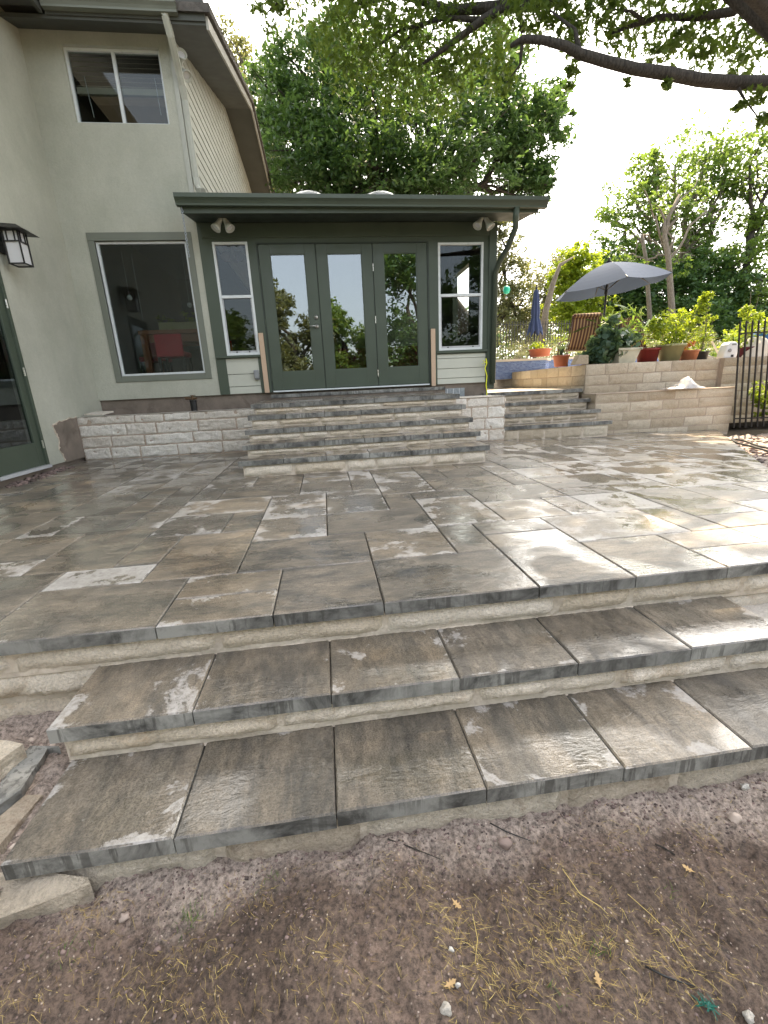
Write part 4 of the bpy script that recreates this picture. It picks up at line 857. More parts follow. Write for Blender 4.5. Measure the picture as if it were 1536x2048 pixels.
# yellow ribbon, hose tap stand, small sensor
m = MB(); pts = [(2.615, 7.16, .37), (2.63, 7.15, .30), (2.60, 7.15, .22), (2.63, 7.14, .10), (2.615, 7.13, -.05), (2.63, 7.12, -.15), (2.62, 7.10, -.20)]
for a, b in zip(pts[:-1], pts[1:]): m.bar(a, b, .014, .004, (0, 1, 0))
m.bar((2.56, 7.15, .34), (2.62, 7.15, .30), .02, .006); m.bar((2.55, 7.15, .29), (2.62, 7.15, .31), .02, .006); one('caution_ribbon', m, 'yellow', (2.62, 7.15, -.2), 'bright yellow ribbon tied to the porch corner above the white wall', 'ribbon')
tp = empty('standpipe', (-1.92, 6.95, -.3), 'black standpipe with brass valve rising behind the white planter wall', 'pipe')
obj('pipe', MB().lathe((-1.92, 6.95, -.32), [(.045, 0), (.045, .24), (.05, .245), (.05, .265), (.03, .27)], 16), 'black', tp); m = MB(); m.tube([(-2.02, 6.95, -.03), (-1.86, 6.95, -.03)], .016, 8); m.tube([(-1.92, 6.95, -.06), (-1.92, 6.95, .01)], .018, 8); m.bar((-2.03, 6.95, -.015), (-1.97, 6.95, -.015), .03, .02); m.bar((-1.95, 6.95, .012), (-1.87, 6.95, .012), .025, .01)
obj('valve', m, 'copper', tp)
m = MB(); m.poly([(-3.28, 6.62, -.185), (-3.02, 6.56, -.19), (-2.93, 6.70, -.165), (-3.20, 6.80, -.16)], (0, 0, .02)); one('flat_stone', m, 'stone_white', (-3.1, 6.65, -.19), 'loose flat stone chip lying on the left end of the white planter wall', 'stone')
# planter with succulent on the tall table
pl = empty('table_planter', (-2.2, 8.05, 1.04), 'low grey planter with pale green rosettes on the tall table', 'plant')
obj('trough', MB().box(-2.55, -1.95, 7.98, 8.16, 1.045, 1.16), 'olivepot', pl, bevel=.01)
# ================================================================== FOLIAGE
SHAPES = {
 'rhomb': np.array([(-1, 0, 0), (-.1, .42, .06), (1, 0, -.08), (-.1, -.42, .06)]),
 'oak': np.array([(-1, .03, 0), (-.45, .16, .03), (-.30, .52, .05), (-.05, .20, .02), (.22, .62, .02), (.35, .22, 0), (.62, .34, -.04), (1, 0, -.1), (.62, -.34, -.04), (.35, -.22, 0), (.22, -.62, .02), (-.05, -.20, .02), (-.30, -.52, .05), (-.45, -.16, .03), (-1, -.03, 0)]),
 'blade': np.array([(-1, .09, 0), (0, .10, .10), (1, 0, -.05), (0, -.10, .10), (-1, -.09, 0)]),
 'round': np.array([(-1, 0, 0), (-.6, .55, .1), (.2, .75, .1), (.9, .3, -.05), (.9, -.3, -.05), (.2, -.75, .1), (-.6, -.55, .1)]),
}
def leaves(name, P, size, mat, parent=None, shape='rhomb', up=.6, droop=0., kind=None, seed=1):
    """P: (n,3) leaf centres in world space -> one mesh of small leaf faces"""
    r = np.random.default_rng(seed); n = len(P); T = SHAPES[shape]; k = len(T)
    nrm = r.normal(size=(n, 3)); nrm[:, 2] = np.abs(nrm[:, 2])+up; nrm /= np.linalg.norm(nrm, axis=1)[:, None]
    u = r.normal(size=(n, 3)); u[:, 2] -= droop; u -= nrm*np.sum(u*nrm, 1)[:, None]; u /= np.linalg.norm(u, axis=1)[:, None]
    v = np.cross(nrm, u); s = size*r.uniform(.6, 1.25, n)
    V = P[:, None, :]+s[:, None, None]*(T[None, :, 0, None]*u[:, None, :]+T[None, :, 1, None]*v[:, None, :]+T[None, :, 2, None]*nrm[:, None, :])
    off = OFF.get(parent.name, Vector()) if parent else Vector()
    V = V.reshape(-1, 3)-np.array(off[:])
    me = bpy.data.meshes.new(name); me.vertices.add(n*k); me.vertices.foreach_set('co', V.astype('f').ravel())
    me.loops.add(n*k); me.loops.foreach_set('vertex_index', np.arange(n*k, dtype='i'))
    me.polygons.add(n); me.polygons.foreach_set('loop_start', np.arange(0, n*k, k, dtype='i'))
    try: me.polygons.foreach_set('loop_total', np.full(n, k, 'i'))
    except Exception: pass
    me.update(calc_edges=True)
    me.attributes.new('rnd', 'FLOAT', 'FACE').data.foreach_set('value', r.uniform(0, 1, n).astype('f'))
    me.materials.append(MT[mat]); o = bpy.data.objects.new(name, me); COL.objects.link(o)
    if parent: o.parent = parent; OFF[o.name] = off
    return o
def blobs(c, rad, nb, per, br=.22, r=rng, shell=.55):
    """leaf centres: nb small tufts scattered through an ellipsoid, denser near its surface"""
    c = np.array(c, float); rad = np.array(rad if hasattr(rad, '__len__') else (rad,)*3, float)
    d = r.normal(size=(nb, 3)); d /= np.linalg.norm(d, axis=1)[:, None]; rr = shell+(1-shell)*r.uniform(0, 1, nb)**.6
    rr = np.where(r.uniform(0, 1, nb) < .25, rr*r.uniform(.3, 1, nb), rr)
    q = c+d*rr[:, None]*rad; bs = br*rad.mean()*r.uniform(.6, 1.3, nb)
    P = q[:, None, :]+r.normal(size=(nb, per, 3))*bs[:, None, None]*np.array([.6, .6, .34])
    return P.reshape(-1, 3), q
def branch(m, a, b, r0, r1, sag=.0, wob=.12, n=7, sides=6, seed=0):
    a = Vector(a); b = Vector(b); L = (b-a).length; rr = random.Random(seed*13+7); pts = []
    for i in range(n):
        t = i/(n-1); p = a.lerp(b, t); w = wob*L*math.sin(math.pi*t)
        p += Vector((rr.uniform(-1, 1)*w*.5, rr.uniform(-1, 1)*w*.5, sag*L*math.sin(math.pi*t)+rr.uniform(-1, 1)*w*.3)); pts.append(p)
    m.tube(pts, [r0+(r1-r0)*(i/(n-1)) for i in range(n)], sides, cap=False); return pts
def tree(name, base, fork, cl, per, size, lmat, label, cat='tree', group=None, bark='bark', r0=.25, shape='rhomb', seed=1, up=.5, nb=30, br=.24, twigs=6, shell=.5):
    """base: foot of the trunk; fork: where the limbs part; cl: crown clusters [(centre, radii)]"""
    r = np.random.default_rng(seed); T = empty(name, base, label, cat, group); m = MB()
    tp = branch(m, base, fork, r0, r0*.72, 0, .08, 8, 10, seed)
    allP = []
    for i, (c, rad) in enumerate(cl):
        P, q = blobs(c, rad, nb, per, br, r, shell); allP.append(P)
        lp = branch(m, tp[-1] if i % 3 else tp[-2], c, r0*.42, r0*.14, .05, .16, 8, 7, seed*31+i)
        for j in range(min(twigs, len(q))):
            a = lp[4+(j % 4)]; branch(m, a, q[j], r0*.13, r0*.03, .04, .2, 5, 4, seed*77+i*9+j)
    obj('trunk', m, bark, T, smooth=True)
    leaves('crown', np.concatenate(allP), size, lmat, T, shape, up, .2, seed=seed)
    return T
# -------- overhead oak: its trunk stands outside the frame on the right, limbs reach over the patio
ov = empty('live_oak', (9.6, 5.5, -.9), 'large oak with thick dark limbs reaching overhead across the top right of the patio', 'tree')
m = MB()
tk = [Vector((9.6, 5.5, -.95)), Vector((9.5, 5.5, .6)), Vector((9.2, 5.4, 1.9)), Vector((8.6, 5.3, 2.9))]
m.tube(tk, [.42, .36, .33, .30], 14)
LB = [(1700, 185, 5.2), (1600, 178, 5.15), (1536, 166, 5.1), (1470, 166, 5.05), (1400, 160, 5.), (1335, 147, 5.), (1270, 138, 5.), (1215, 124, 5.05), (1160, 108, 5.1), (1130, 92, 5.1), (1085, 80, 5.15), (1045, 78, 5.2), (1022, 92, 5.3)]
LR = [.072, .068, .064, .060, .056, .055, .05, .048, .045, .040, .036, .032, .020]
def path(L): return [at(*p) for p in L]
lp = path(LB); m.tube([tk[2]]+lp, [.12]+LR, 12)
# second heavy limb crossing the top right corner and running along the top edge
l2 = path([(1640, 110, 4.6), (1560, 66, 4.7), (1500, 10, 4.8), (1420, -60, 5.0), (1300, -95, 5.2), (1200, -50, 5.4), (1115, -8, 5.6), (1070, 8, 5.7), (1010, 14, 5.8), (965, 40, 5.9), (920, 74, 6.), (880, 104, 6.1), (845, 128, 6.2)])
m.tube([tk[3]]+l2, [.16, .10, .088, .085, .085, .09, .08, .07, .06, .05, .04, .032, .024, .012], 10)
for L, ra in (([(1536, -40, 5.0), (1470, 22, 5.1), (1400, 34, 5.2), (1320, 34, 5.3), (1262, 52, 5.4), (1225, 66, 5.4)], .05), ([(1290, 44, 5.3), (1262, 22, 5.3), (1215, 18, 5.3)], .022), ([(1010, 14, 5.8), (900, 20, 6.2), (800, -10, 6.4), (700, 10, 6.5)], .06),
              ([(965, 40, 5.9), (890, 36, 6.1), (800, 60, 6.3), (745, 100, 6.4)], .03), ([(900, 20, 6.2), (830, 60, 6.4), (770, 130, 6.5)], .025), ([(1045, 78, 5.2), (1040, 130, 5.3), (1010, 170, 5.4)], .02), ([(1160, 108, 5.1), (1150, 60, 5.2), (1100, 20, 5.3)], .03),
              ([(800, -10, 6.4), (640, -30, 6.2), (560, 0, 6.0), (530, 30, 6.0)], .02), ([(1470, 166, 5.05), (1490, 200, 5.), (1520, 240, 5.)], .018), ([(1045, 60, 5.6), (1042, 30, 5.7), (1050, 0, 5.7)], .03), ([(1640, 110, 4.6), (1500, -20, 3.9), (1350, -120, 3.6)], .09)):
    pp = path(L); m.tube(pp, [ra*(1-.75*i/(len(pp)-1)) for i in range(len(pp))], 7)
obj('trunk', m, 'bark', ov, smooth=True)
clumps = []      # (px, py, depth, radius m, tufts)
for c in [(680, 60, 6.4, .55, 26), (760, 40, 6.3, .6, 30), (840, 70, 6.3, .62, 34), (720, 130, 6.6, .55, 26), (800, 160, 6.6, .6, 30), (880, 180, 6.5, .5, 22), (900, 110, 6.3, .5, 22), (940, 30, 6.1, .5, 22), (960, 130, 6.2, .42, 15), (690, 0, 6.4, .5, 20), (770, -30, 6.3, .6, 22), (850, -10, 6.2, .5, 20),
          (1000, 60, 5.9, .35, 12), (1010, 140, 5.6, .25, 7), (1060, 30, 5.5, .35, 10), (1120, 40, 5.5, .35, 11), (1190, 20, 5.4, .35, 10), (1240, 60, 5.4, .3, 9), (1300, 20, 5.4, .4, 12), (1360, 60, 5.3, .35, 10), (1420, 20, 5.3, .4, 12), (1480, 70, 5.3, .35, 10), (1400, 110, 5.3, .28, 7), (1500, 120, 5.2, .3, 8), (1530, 50, 5.2, .4, 12),
          (1330, 90, 5.3, .25, 6), (1150, 75, 5.3, .25, 5), (1500, 205, 5.0, .16, 4), (1530, 235, 5.0, .2, 6), (1330, 165, 5.0, .08, 2), (1480, 215, 5.0, .1, 3), (1150, 150, 5.1, .12, 3), (1010, 165, 5.4, .15, 4), (535, 20, 6.0, .22, 6), (560, 0, 6.0, .2, 5), (600, -40, 6.1, .4, 10), (1240, -20, 5.3, .4, 10), (1100, -30, 5.5, .5, 14), (1400, -60, 5.2, .6, 16), (1260, 160, 5.0, .06, 1)]:
    P, q = blobs(at(*c[:3]), (c[3]*.75, c[3]*.9, c[3]*.7), int(c[4]*(1.25 if c[0] < 1040 else 2.1)), 12, .36, rng, .15); clumps.append(P)
# unseen leaf tufts above the frame, added along the sun direction as shade
shade = []
def in_frame(p, mg=0):
    c_ = RM.T @ np.array(p[:]); 
    if c_[2] < .2: return False
    x_, y_ = 768+FPX*c_[0]/c_[2], 1024+FPX*c_[1]/c_[2]
    return -mg < x_ < 1536+mg and y_ > -mg
for gx in np.arange(-2.8, 4.7, .52):
    for gy in np.arange(.2, 6.6, .52):
        if math.hypot(gx-2.35, (gy-1.95)*1.1) < .85: continue
        t = rng.uniform(8.5, 11.5); c_ = Vector((gx+rng.uniform(-.2, .2), gy+rng.uniform(-.2, .2), -.85))+sdir*t
        k_ = 0
        while in_frame(c_, 230) and k_ < 10: c_ += sdir*1.2; k_ += 1
        shade.append(blobs(c_, (.75, .75, .5), 24, 13, .34, rng, .15)[0])
for gy in np.arange(7.6, 15, .8):  # more unseen tufts, added to keep sun off the gable siding
    for gz in (3., 4., 5., 5.8):
        c_ = Vector((-1.5, gy, gz)) +sdir*rng.uniform(4, 6); k_ = 0
        while in_frame(c_, 200) and k_ < 14: c_ += sdir*1.0; k_ += 1
        shade.append(blobs(c_, (.8, .8, .6), 22, 12, .34, rng, .15)[0])
for gy in np.arange(-.5, 7.4, .75):  # more unseen tufts, added to keep sun off the left wall
    for gz in (-.6, .4, 1.4, 2.4, 3.4):
        c_ = Vector((-3.3, gy, gz))+sdir*rng.uniform(8., 11); k_ = 0
        while in_frame(c_, 200) and k_ < 14: c_ += sdir*1.0; k_ += 1
        shade.append(blobs(c_, (.8, .8, .6), 20, 11, .34, rng, .15)[0])
P = np.concatenate(clumps)
leaves('crown', P, .042, 'leaf_oak', ov, 'oak', .3, .5, seed=3)
leaves('crown', np.concatenate(shade), .10, 'leaf_oak', ov, 'oak', .6, .2, seed=4)  # added out-of-frame leaves, there only to block the sun
# -------- big dark oak behind the porch
def clist(L): return [((at(px, py, Y)[:]), r) for px, py, Y, r in L]
C1 = clist([(600, 330, 15, 1.7), (700, 290, 15.5, 2.0), (560, 260, 16, 1.5), (640, 200, 16.5, 1.8), (760, 220, 16.5, 2.1), (860, 300, 15.5, 2.0), (950, 330, 16, 1.7), (880, 190, 17, 1.8), (1000, 250, 16.5, 1.5), (1060, 290, 16.5, 1.4), (980, 160, 17, 1.4), (760, 340, 15, 1.8), (660, 360, 14.8, 1.3), (870, 370, 15, 1.4), (1090, 240, 17, 1.0), (560, 200, 17, 1.3), (690, 110, 17.5, 1.4), (1060, 370, 16.5, .8)])
tree('oak_tree', (6.5, 17, -.2), at(800, 430, 16.8)[:], C1, 42, .092, 'leaf_dark', 'big dense dark green oak rising behind the porch roof', r0=.42, seed=5, nb=88, br=.18, shape='rhomb', twigs=8, shell=.42)
tree('oak_tree', (1.2, 24, -.2), at(560, 420, 23)[:], clist([(530, 300, 22, 1.9), (520, 220, 23, 1.7), (480, 160, 24, 1.4), (455, 90, 24, .9), (560, 180, 24, 1.6), (540, 370, 22, 1.5), (650, 60, 24, 1.6), (700, 130, 25, 2)]), 22, .10, 'leaf_olive', 'lighter green tree showing past the gable edge left of the dark oak', r0=.3, seed=6, nb=34, shell=.4)
# -------- background trees on the right (each with its own habit)
tree('oak_tree', (19, 24.5, 0), at(1345, 600, 23)[:], clist([(1350, 330, 23, 1.7), (1270, 400, 23, 1.5), (1230, 440, 23, 1.1), (1400, 370, 23, 1.3), (1310, 480, 23, 1.2), (1420, 300, 23.5, 1.2), (1240, 520, 23, 1.1), (1390, 470, 23, 1.0), (1450, 360, 23, 1.2), (1440, 430, 23, 1.2), (1290, 350, 23, 1.0), (1340, 420, 23, 1.1)]), 26, .125, 'leaf_mid', 'tall airy tree with bare forking limbs right of centre against the sky', group=None, bark='bark_light', r0=.34, seed=8, nb=38, twigs=9, br=.26, shell=.5)
tree('oak_tree', (24, 23, 0), at(1480, 560, 22)[:], clist([(1500, 330, 22, 1.6), (1535, 420, 22, 1.6), (1560, 300, 22, 1.6), (1510, 480, 22, 1.5), (1450, 540, 22, 1.3), (1540, 560, 21, 1.6)]), 26, .135, 'leaf_mid', 'leaning dark limbed tree at the right edge of the frame', r0=.36, seed=9, nb=42, twigs=9, shell=.45)
tree('cedar_tree', (7, 22, 0), at(1020, 600, 21)[:], clist([(1010, 500, 21, .9), (1025, 560, 21, 1.0), (1000, 600, 21, 1.1), (1045, 610, 21, 1.0), (1000, 650, 21, 1.1), (1050, 660, 21, 1.0), (1000, 450, 21, .7)]), 26, .085, 'leaf_olive', 'dull grey green juniper just right of the porch corner', r0=.2, seed=10, nb=56)
tree('cedar_tree', (10.5, 25, 0), at(1080, 620, 24)[:], clist([(1080, 560, 24, 1.1), (1110, 590, 24, 1.2), (1060, 600, 24, 1.2), (1120, 540, 24, .9), (1080, 650, 24, 1.4), (1130, 640, 24, 1.3), (1160, 600, 24, 1.1)]), 24, .09, 'leaf_olive', 'pale leaning juniper behind the closed blue parasol', bark='bark_light', r0=.22, seed=11, nb=56)
m_specs = [
 ((12.2, 20.5), [(1150, 520, 20, .8), (1170, 550, 20, 1.0), (1130, 610, 20, 1.0), (1180, 620, 20, 1.1), (1150, 650, 20, 1.0), (1130, 560, 20, .7)], 'leaf_bright', 'bright yellow green tree glowing behind the open parasol', .045),
 ((16, 24), [(1230, 540, 23, 1.5), (1280, 560, 23, 1.5), (1330, 560, 23, 1.5), (1260, 620, 23, 1.6), (1320, 640, 22, 1.6), (1220, 600, 23, 1.3), (1380, 520, 24, 1.5)], 'leaf_dark', 'deep green tree behind the right half of the open parasol', .1),
 ((20, 22.5), [(1400, 560, 22, 1.5), (1450, 590, 22, 1.5), (1400, 640, 21, 1.5), (1470, 660, 21, 1.4), (1510, 620, 22, 1.5), (1550, 640, 22, 1.5)], 'leaf_dark', 'deep green tree mass behind the orange flowered pots', .1),
]
for i, (b, L, mt, lab, sz) in enumerate(m_specs): tree('broadleaf_tree', (b[0], b[1], 0), at(L[0][0]+10, 680, b[1])[:], clist(L), 30, .13 if i else .10, mt, lab, r0=.22, seed=20+i, nb=84 if i else 60, shell=.35)
# two pale bare trunks in front of the dark trees
for px, pz0, pt, Y, r_, lab in ((1345, 660, 380, 19, .15, 'taller pale bare trunk right of the open parasol'), (1300, 660, 520, 20, .11, 'thinner pale bare trunk behind the parasol edge')):
    T = empty('bare_tree', at(px, 700, Y)[:], lab, 'tree', 'pale bare trunks among the dark trees'); m = MB()
    pts = path([(px+2, 700, Y), (px, 640, Y), (px-4, 580, Y), (px-8, 520, Y), (px-16, 470, Y)]+([(px-6, 430, Y), (px+14, 390, Y)] if pt < 400 else [])); m.tube(pts, [r_*(1-.10*i) for i in range(len(pts))], 8)
    for q in range(5): branch(m, pts[3+(q % 2)], at(px-70+40*q, pt-20+12*(q % 3), Y), r_*.4, r_*.1, .03, .22, 8, 5, q+px)
    obj('trunk', m, 'bark_light', T, smooth=True)
    leaves('crown', np.concatenate([blobs(at(px-60+30*q, pt+(q % 3)*18, Y), .5, 8, 16, .3)[0] for q in range(5)]), .10, 'leaf_mid', T, seed=px)
T = empty('bare_tree', at(1110, 690, 18)[:], 'pale trunk leaning right behind the closed parasol', 'tree', 'pale bare trunks among the dark trees'); m = MB(); m.tube(path([(1083, 690, 18), (1092, 620, 18), (1105, 570, 18), (1120, 530, 18), (1150, 512, 18)]), [.15, .13, .11, .07, .015], 8); obj('trunk', m, 'bark_light', T, smooth=True)
# far wood that closes the horizon
wx = []
for i in range(46):
    a = -6+i*1.35; wx.append(blobs((a, 36+rng.uniform(-3, 3), 1.2+rng.uniform(0, 1.0)), (2.2, 1.6, 2.2), 26, 22, .26)[0])
for i in range(22):
    a = 11+i*1.1; wx.append(blobs((a, 33+rng.uniform(-2, 2), 3.4+rng.uniform(0, 1.6)), (1.8, 1.4, 1.7), 26, 22, .26)[0])
tag(leaves('distant_wood', np.concatenate(wx), .17, 'leaf_dark', None, seed=40), 'dark belt of woodland closing the view behind the garden', 'wood', kind='stuff')
# -------- trees behind the viewer (seen mirrored in the glass) and the lawn hedge
for i, (x, y, h, w_, mt, lab) in enumerate([(-6, -7.5, 5.6, 2.8, 'leaf_mid', 'round oak behind the viewer on the left, mirrored in the left narrow window'), (-1.6, -13, 7.2, 3.0, 'leaf_olive', 'greyish tree behind the viewer, mirrored in the left door'), (1.6, -15, 6.6, 2.8, 'leaf_mid', 'tree behind the viewer, mirrored in the middle door'),
        (5.2, -10, 8.6, 3.4, 'leaf_dark', 'dark oak behind the viewer, mirrored in the right door'), (9.5, -8, 8, 3.4, 'leaf_dark', 'dark oak behind the viewer, mirrored in the right narrow window'), (-11, -12, 8, 3.4, 'leaf_dark', 'far dark oak behind the viewer on the left'), (-4.8, -16, 6.4, 3., 'leaf_mid', 'second far tree behind the viewer on the left')]):
    cl_ = [((x+w_*.6*math.cos(k*2.1)*(.4+.12*k), y+w_*.5*math.sin(k*2.1), -1.2+h*(.22+.13*k)), w_*(.50-.03*k)) for k in range(6)]
    tree('oak_tree', (x, y, -1.3), (x+.2, y, h*.25), cl_, 24, .14, mt, lab, r0=.3, seed=60+i, nb=80, shell=.3)
tag(leaves('hedge', np.concatenate([blobs((x_, -17+1.6*math.sin(x_*1.7), .5+.6*math.sin(x_*.9)), (1.9, 1.3, 2.3), 60, 26, .24)[0] for x_ in np.arange(-26, 26, 1.4)]), .17, 'leaf_dark', None, seed=70), 'green hedge far behind the viewer', 'hedge', kind='stuff')
tag(leaves('shrubbery', np.concatenate([blobs((x_, -6-1.2*math.sin(x_*1.3), -.5+.4*math.sin(x_*2.2)), (1.0, .8, .9), 40, 18, .26)[0] for x_ in np.arange(-9, 3.2, .9)]), .08, 'leaf_mid', None, seed=71), 'green shrubs behind the viewer, mirrored low in the left door pane', 'shrubs', kind='stuff')
# ================================================================== UPPER TERRACE
TZ0 = .206
# open parasol
c = at(1213, 560, 9.6); cx, cy = c.x, c.y
pa = empty('parasol', (cx, cy, TZ0), 'open blue grey parasol on a dark pole above the potted plants', 'parasol')
apex = at(1218, 524, 9.6); pole_b = Vector((apex.x-.02, cy, TZ0)); tilt = Vector((-.06, -.10, 1)).normalized()
obj('pole', MB().tube([pole_b, apex+Vector((0, 0, -.02))], .022, 10), 'black', pa)
R0 = 1.15; hub = apex; q_ = Euler((math.radians(-2), math.radians(-5.5), math.radians(12))).to_quaternion()
rim = [hub+q_ @ Vector((R0*math.cos(k*math.pi/3), R0*math.sin(k*math.pi/3), -.50)) for k in range(6)]
m = MB(); NU, NV = 10, 9
for k in range(6):
    a, b = rim[k], rim[(k+1) % 6]
    def sec(s, t, a=a, b=b):
        e = a.lerp(b, s); p = hub.lerp(e, t); return p+q_ @ Vector((0, 0, .07*math.sin(math.pi*t)-.05*math.sin(math.pi*s)*t*t))
    m.grid(sec, NU, NV)
can = obj('canopy', m, 'parasol', pa, smooth=False); sm = can.modifiers.new('thick', 'SOLIDIFY'); sm.thickness = .004
for k in range(6):
    rb = MB(); rb.tube([hub+q_ @ Vector((0, 0, -.03)), hub.lerp(rim[k], .5)+q_ @ Vector((0, 0, .05)), rim[k]], .009, 6); rb = obj('rib', rb, 'black', pa)
    obj('strut', MB().tube([hub+Vector((-.01, 0, -.55)), hub.lerp(rim[k], .48)+q_ @ Vector((0, 0, .04))], .007, 6), 'black', rb)
obj('finial', MB().lathe(apex, [(.05, -.01), (.06, .01), (.02, .03), (.03, .06), (.01, .09)], 12), 'black', pa, smooth=True)
obj('slider', MB().lathe(hub+Vector((-.01, 0, -.58)), [(.03, -.05), (.035, 0), (.03, .05)], 10), 'black', pa)
obj('base', MB().lathe((pole_b.x, pole_b.y, TZ0-.01), [(.28, 0), (.28, .05), (.10, .09), (.04, .12)], 20), 'black', pa)
# closed navy parasol
b = at(1068, 700, 13); px_, py_ = b.x, b.y; top = at(1073, 576, 13)
pc = empty('parasol', (px_, py_, TZ0), 'closed navy parasol standing by the blue tiled pool wall', 'parasol')
obj('pole', MB().tube([(px_, py_, TZ0), (top.x, py_, top.z)], .024, 10), 'black', pc)
zt, zb_ = top.z-.03, at(1068, 667, 13).z; m = MB(); n = 40; prf = [(.02, 1.), (.04, .985), (.06, .93), (.085, .75), (.11, .5), (.10, .36), (.12, .30), (.18, .10), (.21, .0)]
bb = 0
for r_, t in prf:
    for k in range(n):
        a = 2*math.pi*k/n; w = 1+.20*math.cos(8*a+t*2)*(1 if t < .95 else .2); zz = zb_+(zt-zb_)*t-(.07*math.cos(8*a) if t < .02 else 0)
        m.v.append((px_+(top.x-px_)*t+r_*w*math.cos(a), py_+r_*w*math.sin(a), zz))
for i in range(len(prf)-1):
    for k in range(n): k2 = (k+1) % n; m.face([i*n+k, i*n+k2, (i+1)*n+k2, (i+1)*n+k])
obj('canopy', m, 'parasol_navy', pc, smooth=True); obj('finial', MB().lathe((top.x, py_, top.z-.02), [(.03, 0), (.04, .03), (.015, .06), (.02, .09), (.005, .11)], 10), 'black', pc)
# striped high backed patio chairs
def sling_chair(x, y, rz, lab):
    T = empty('patio_chair', (0, 0, 0), lab, 'chair', 'striped sling chairs on the terrace')
    w = .25
    def back(s, t): return (-w+2*w*s, .05+.20*t+.05*math.sin(t*3), .42+.72*t)
    m = MB(); m.grid(back, 6, 10); bk = obj('backrest', m, 'stripes', T, smooth=True); bk.modifiers.new('t', 'SOLIDIFY').thickness = .012
    obj('head_roll', MB().tube([(-w, .27, 1.14), (w, .27, 1.14)], .045, 12), 'stripes', T, smooth=True)
    m = MB(); m.grid(lambda s, t: (-w+2*w*s, .05-.48*t, .42-.03*math.sin(t*3.1)+.02*t), 6, 8); st = obj('seat', m, 'stripes', T, smooth=True); st.modifiers.new('t', 'SOLIDIFY').thickness = .012
    for sg in (-1, 1):
        x_ = sg*(w+.02)
        obj('side_frame', MB().tube([(x_, -.46, 0), (x_, -.44, .43), (x_, .03, .40), (x_, .14, .66), (x_, .28, 1.15)], .014, 8).tube([(x_, .06, .42), (x_, .16, 0)], .014, 8).tube([(x_, -.44, .43), (x_, -.42, .62), (x_, .12, .64)], .016, 8), 'copper', T, smooth=True)
    T.location = (x, y, TZ0); T.rotation_euler.z = rz; T.scale = (.95, .95, .78); return T
c1 = at(1148, 690, 8.6); sling_chair(c1.x, c1.y-.2, math.radians(170), 'striped high backed patio chair with its back to the wall, left under the parasol')
c2 = at(1275, 690, 8.9); sling_chair(c2.x, c2.y, math.radians(100), 'striped patio chair seen edge on right of the parasol pole')
# pots and plants on the wall
def pot(name, px, Y, rb, rt_, h, mat, lab, sq=False, group='plant pots along the upper wall', plant=None, z0=TZ0, grp=True):
    p = at(px, 720, Y); T = empty(name, (p.x, p.y, z0), lab, 'plant pot', group)
    obj('pot', MB().lathe((p.x, p.y, z0+.001), [(rb, 0), (rt_*.96, h*.86), (rt_*1.06, h*.86), (rt_*1.06, h), (rt_*.9, h), (rt_*.86, h*.9)], 4 if sq else 24, sq=sq), mat, T, smooth=not sq)
    if plant:
        pl_, sz, lm, shp, n, per = plant[:6]; P = []
        for (dx, dy, dz, r_) in pl_: P.append(blobs((p.x+dx, p.y+dy, z0+h+dz), r_, n, per, .35, rng, .3)[0])
        leaves('foliage', np.concatenate(P), sz, lm, T, shp, .3, seed=int(px))
        if len(plant) > 6:
            m = MB()
            for (dx, dy, dz, rr_) in plant[6]: branch(m, (p.x, p.y, z0+h*.8), (p.x+dx, p.y+dy, z0+h+dz), rr_, rr_*.4, 0, .1, 6, 5, int(px+dx*50))
            obj('stem', m, 'leaf_olive' if False else 'bark_light', T, smooth=True)
    return T
pot('aloe_pot', 1122, 7.75, .105, .14, .19, 'terracotta', 'terracotta pot with an upright aloe at the left end of the wall plants')
p = at(1122, 720, 7.75); al = [o for o in bpy.data.objects if o.name == 'aloe_pot'][0]
P_ = []; m = MB()
for k in range(16):
    a = k*2.4; L = rng.uniform(.22, .36); d = Vector((math.cos(a)*.35, math.sin(a)*.35, 1)).normalized(); q0 = Vector((p.x, p.y, TZ0+.17)); s_ = Vector((-math.sin(a), math.cos(a), 0))*.018
    i0 = len(m.v); e = q0+d*L+Vector((math.cos(a), math.sin(a), -.4))*.05; mid = q0+d*L*.5; m.v += [tuple(q0-s_), tuple(q0+s_), tuple(mid+s_*.9), tuple(e), tuple(mid-s_*.9)]; m.face([i0, i0+1, i0+2, i0+3, i0+4])
obj('leaves', m, 'leaf_blue', al)
pot('trailing_plant_pot', 1243, 7.42, .15, .21, .24, 'palepot', 'pale square planter with big drooping dark leaves', True, plant=([(-.45, -.02, .04, .26), (-.22, 0, .08, .28), (-.05, 0, .05, .25), (.10, .05, .12, .2), (-.62, -.03, -.12, .16), (-.40, -.05, -.18, .15), (-.2, .05, .3, .2)], .060, 'leaf_blue', 'round', 16, 9, [(-.4, 0, .1, .010), (-.2, 0, .2, .010), (.1, 0, .2, .010)]))
pot('banana_plant_pot', 1228, 8.1, .14, .18, .22, 'darkpot', 'dark pot with tall blade leaved plants behind the drooping planter', plant=([(-.05, 0, .55, .28), (.25, 0, .50, .3), (-.3, .1, .5, .25), (.45, .1, .35, .22)], .15, 'leaf_mid', 'blade', 8, 4, [(-.05, 0, .6, .012), (.25, 0, .55, .012), (-.3, .1, .6, .010), (.45, .1, .4, .01)]))
pot('red_pot', 1294, 7.5, .15, .185, .23, 'redpot', 'dark red glazed pot standing between the pale planter and the big olive pot', plant=([(0, 0, .10, .12)], .03, 'leaf_mid', 'rhomb', 5, 6))
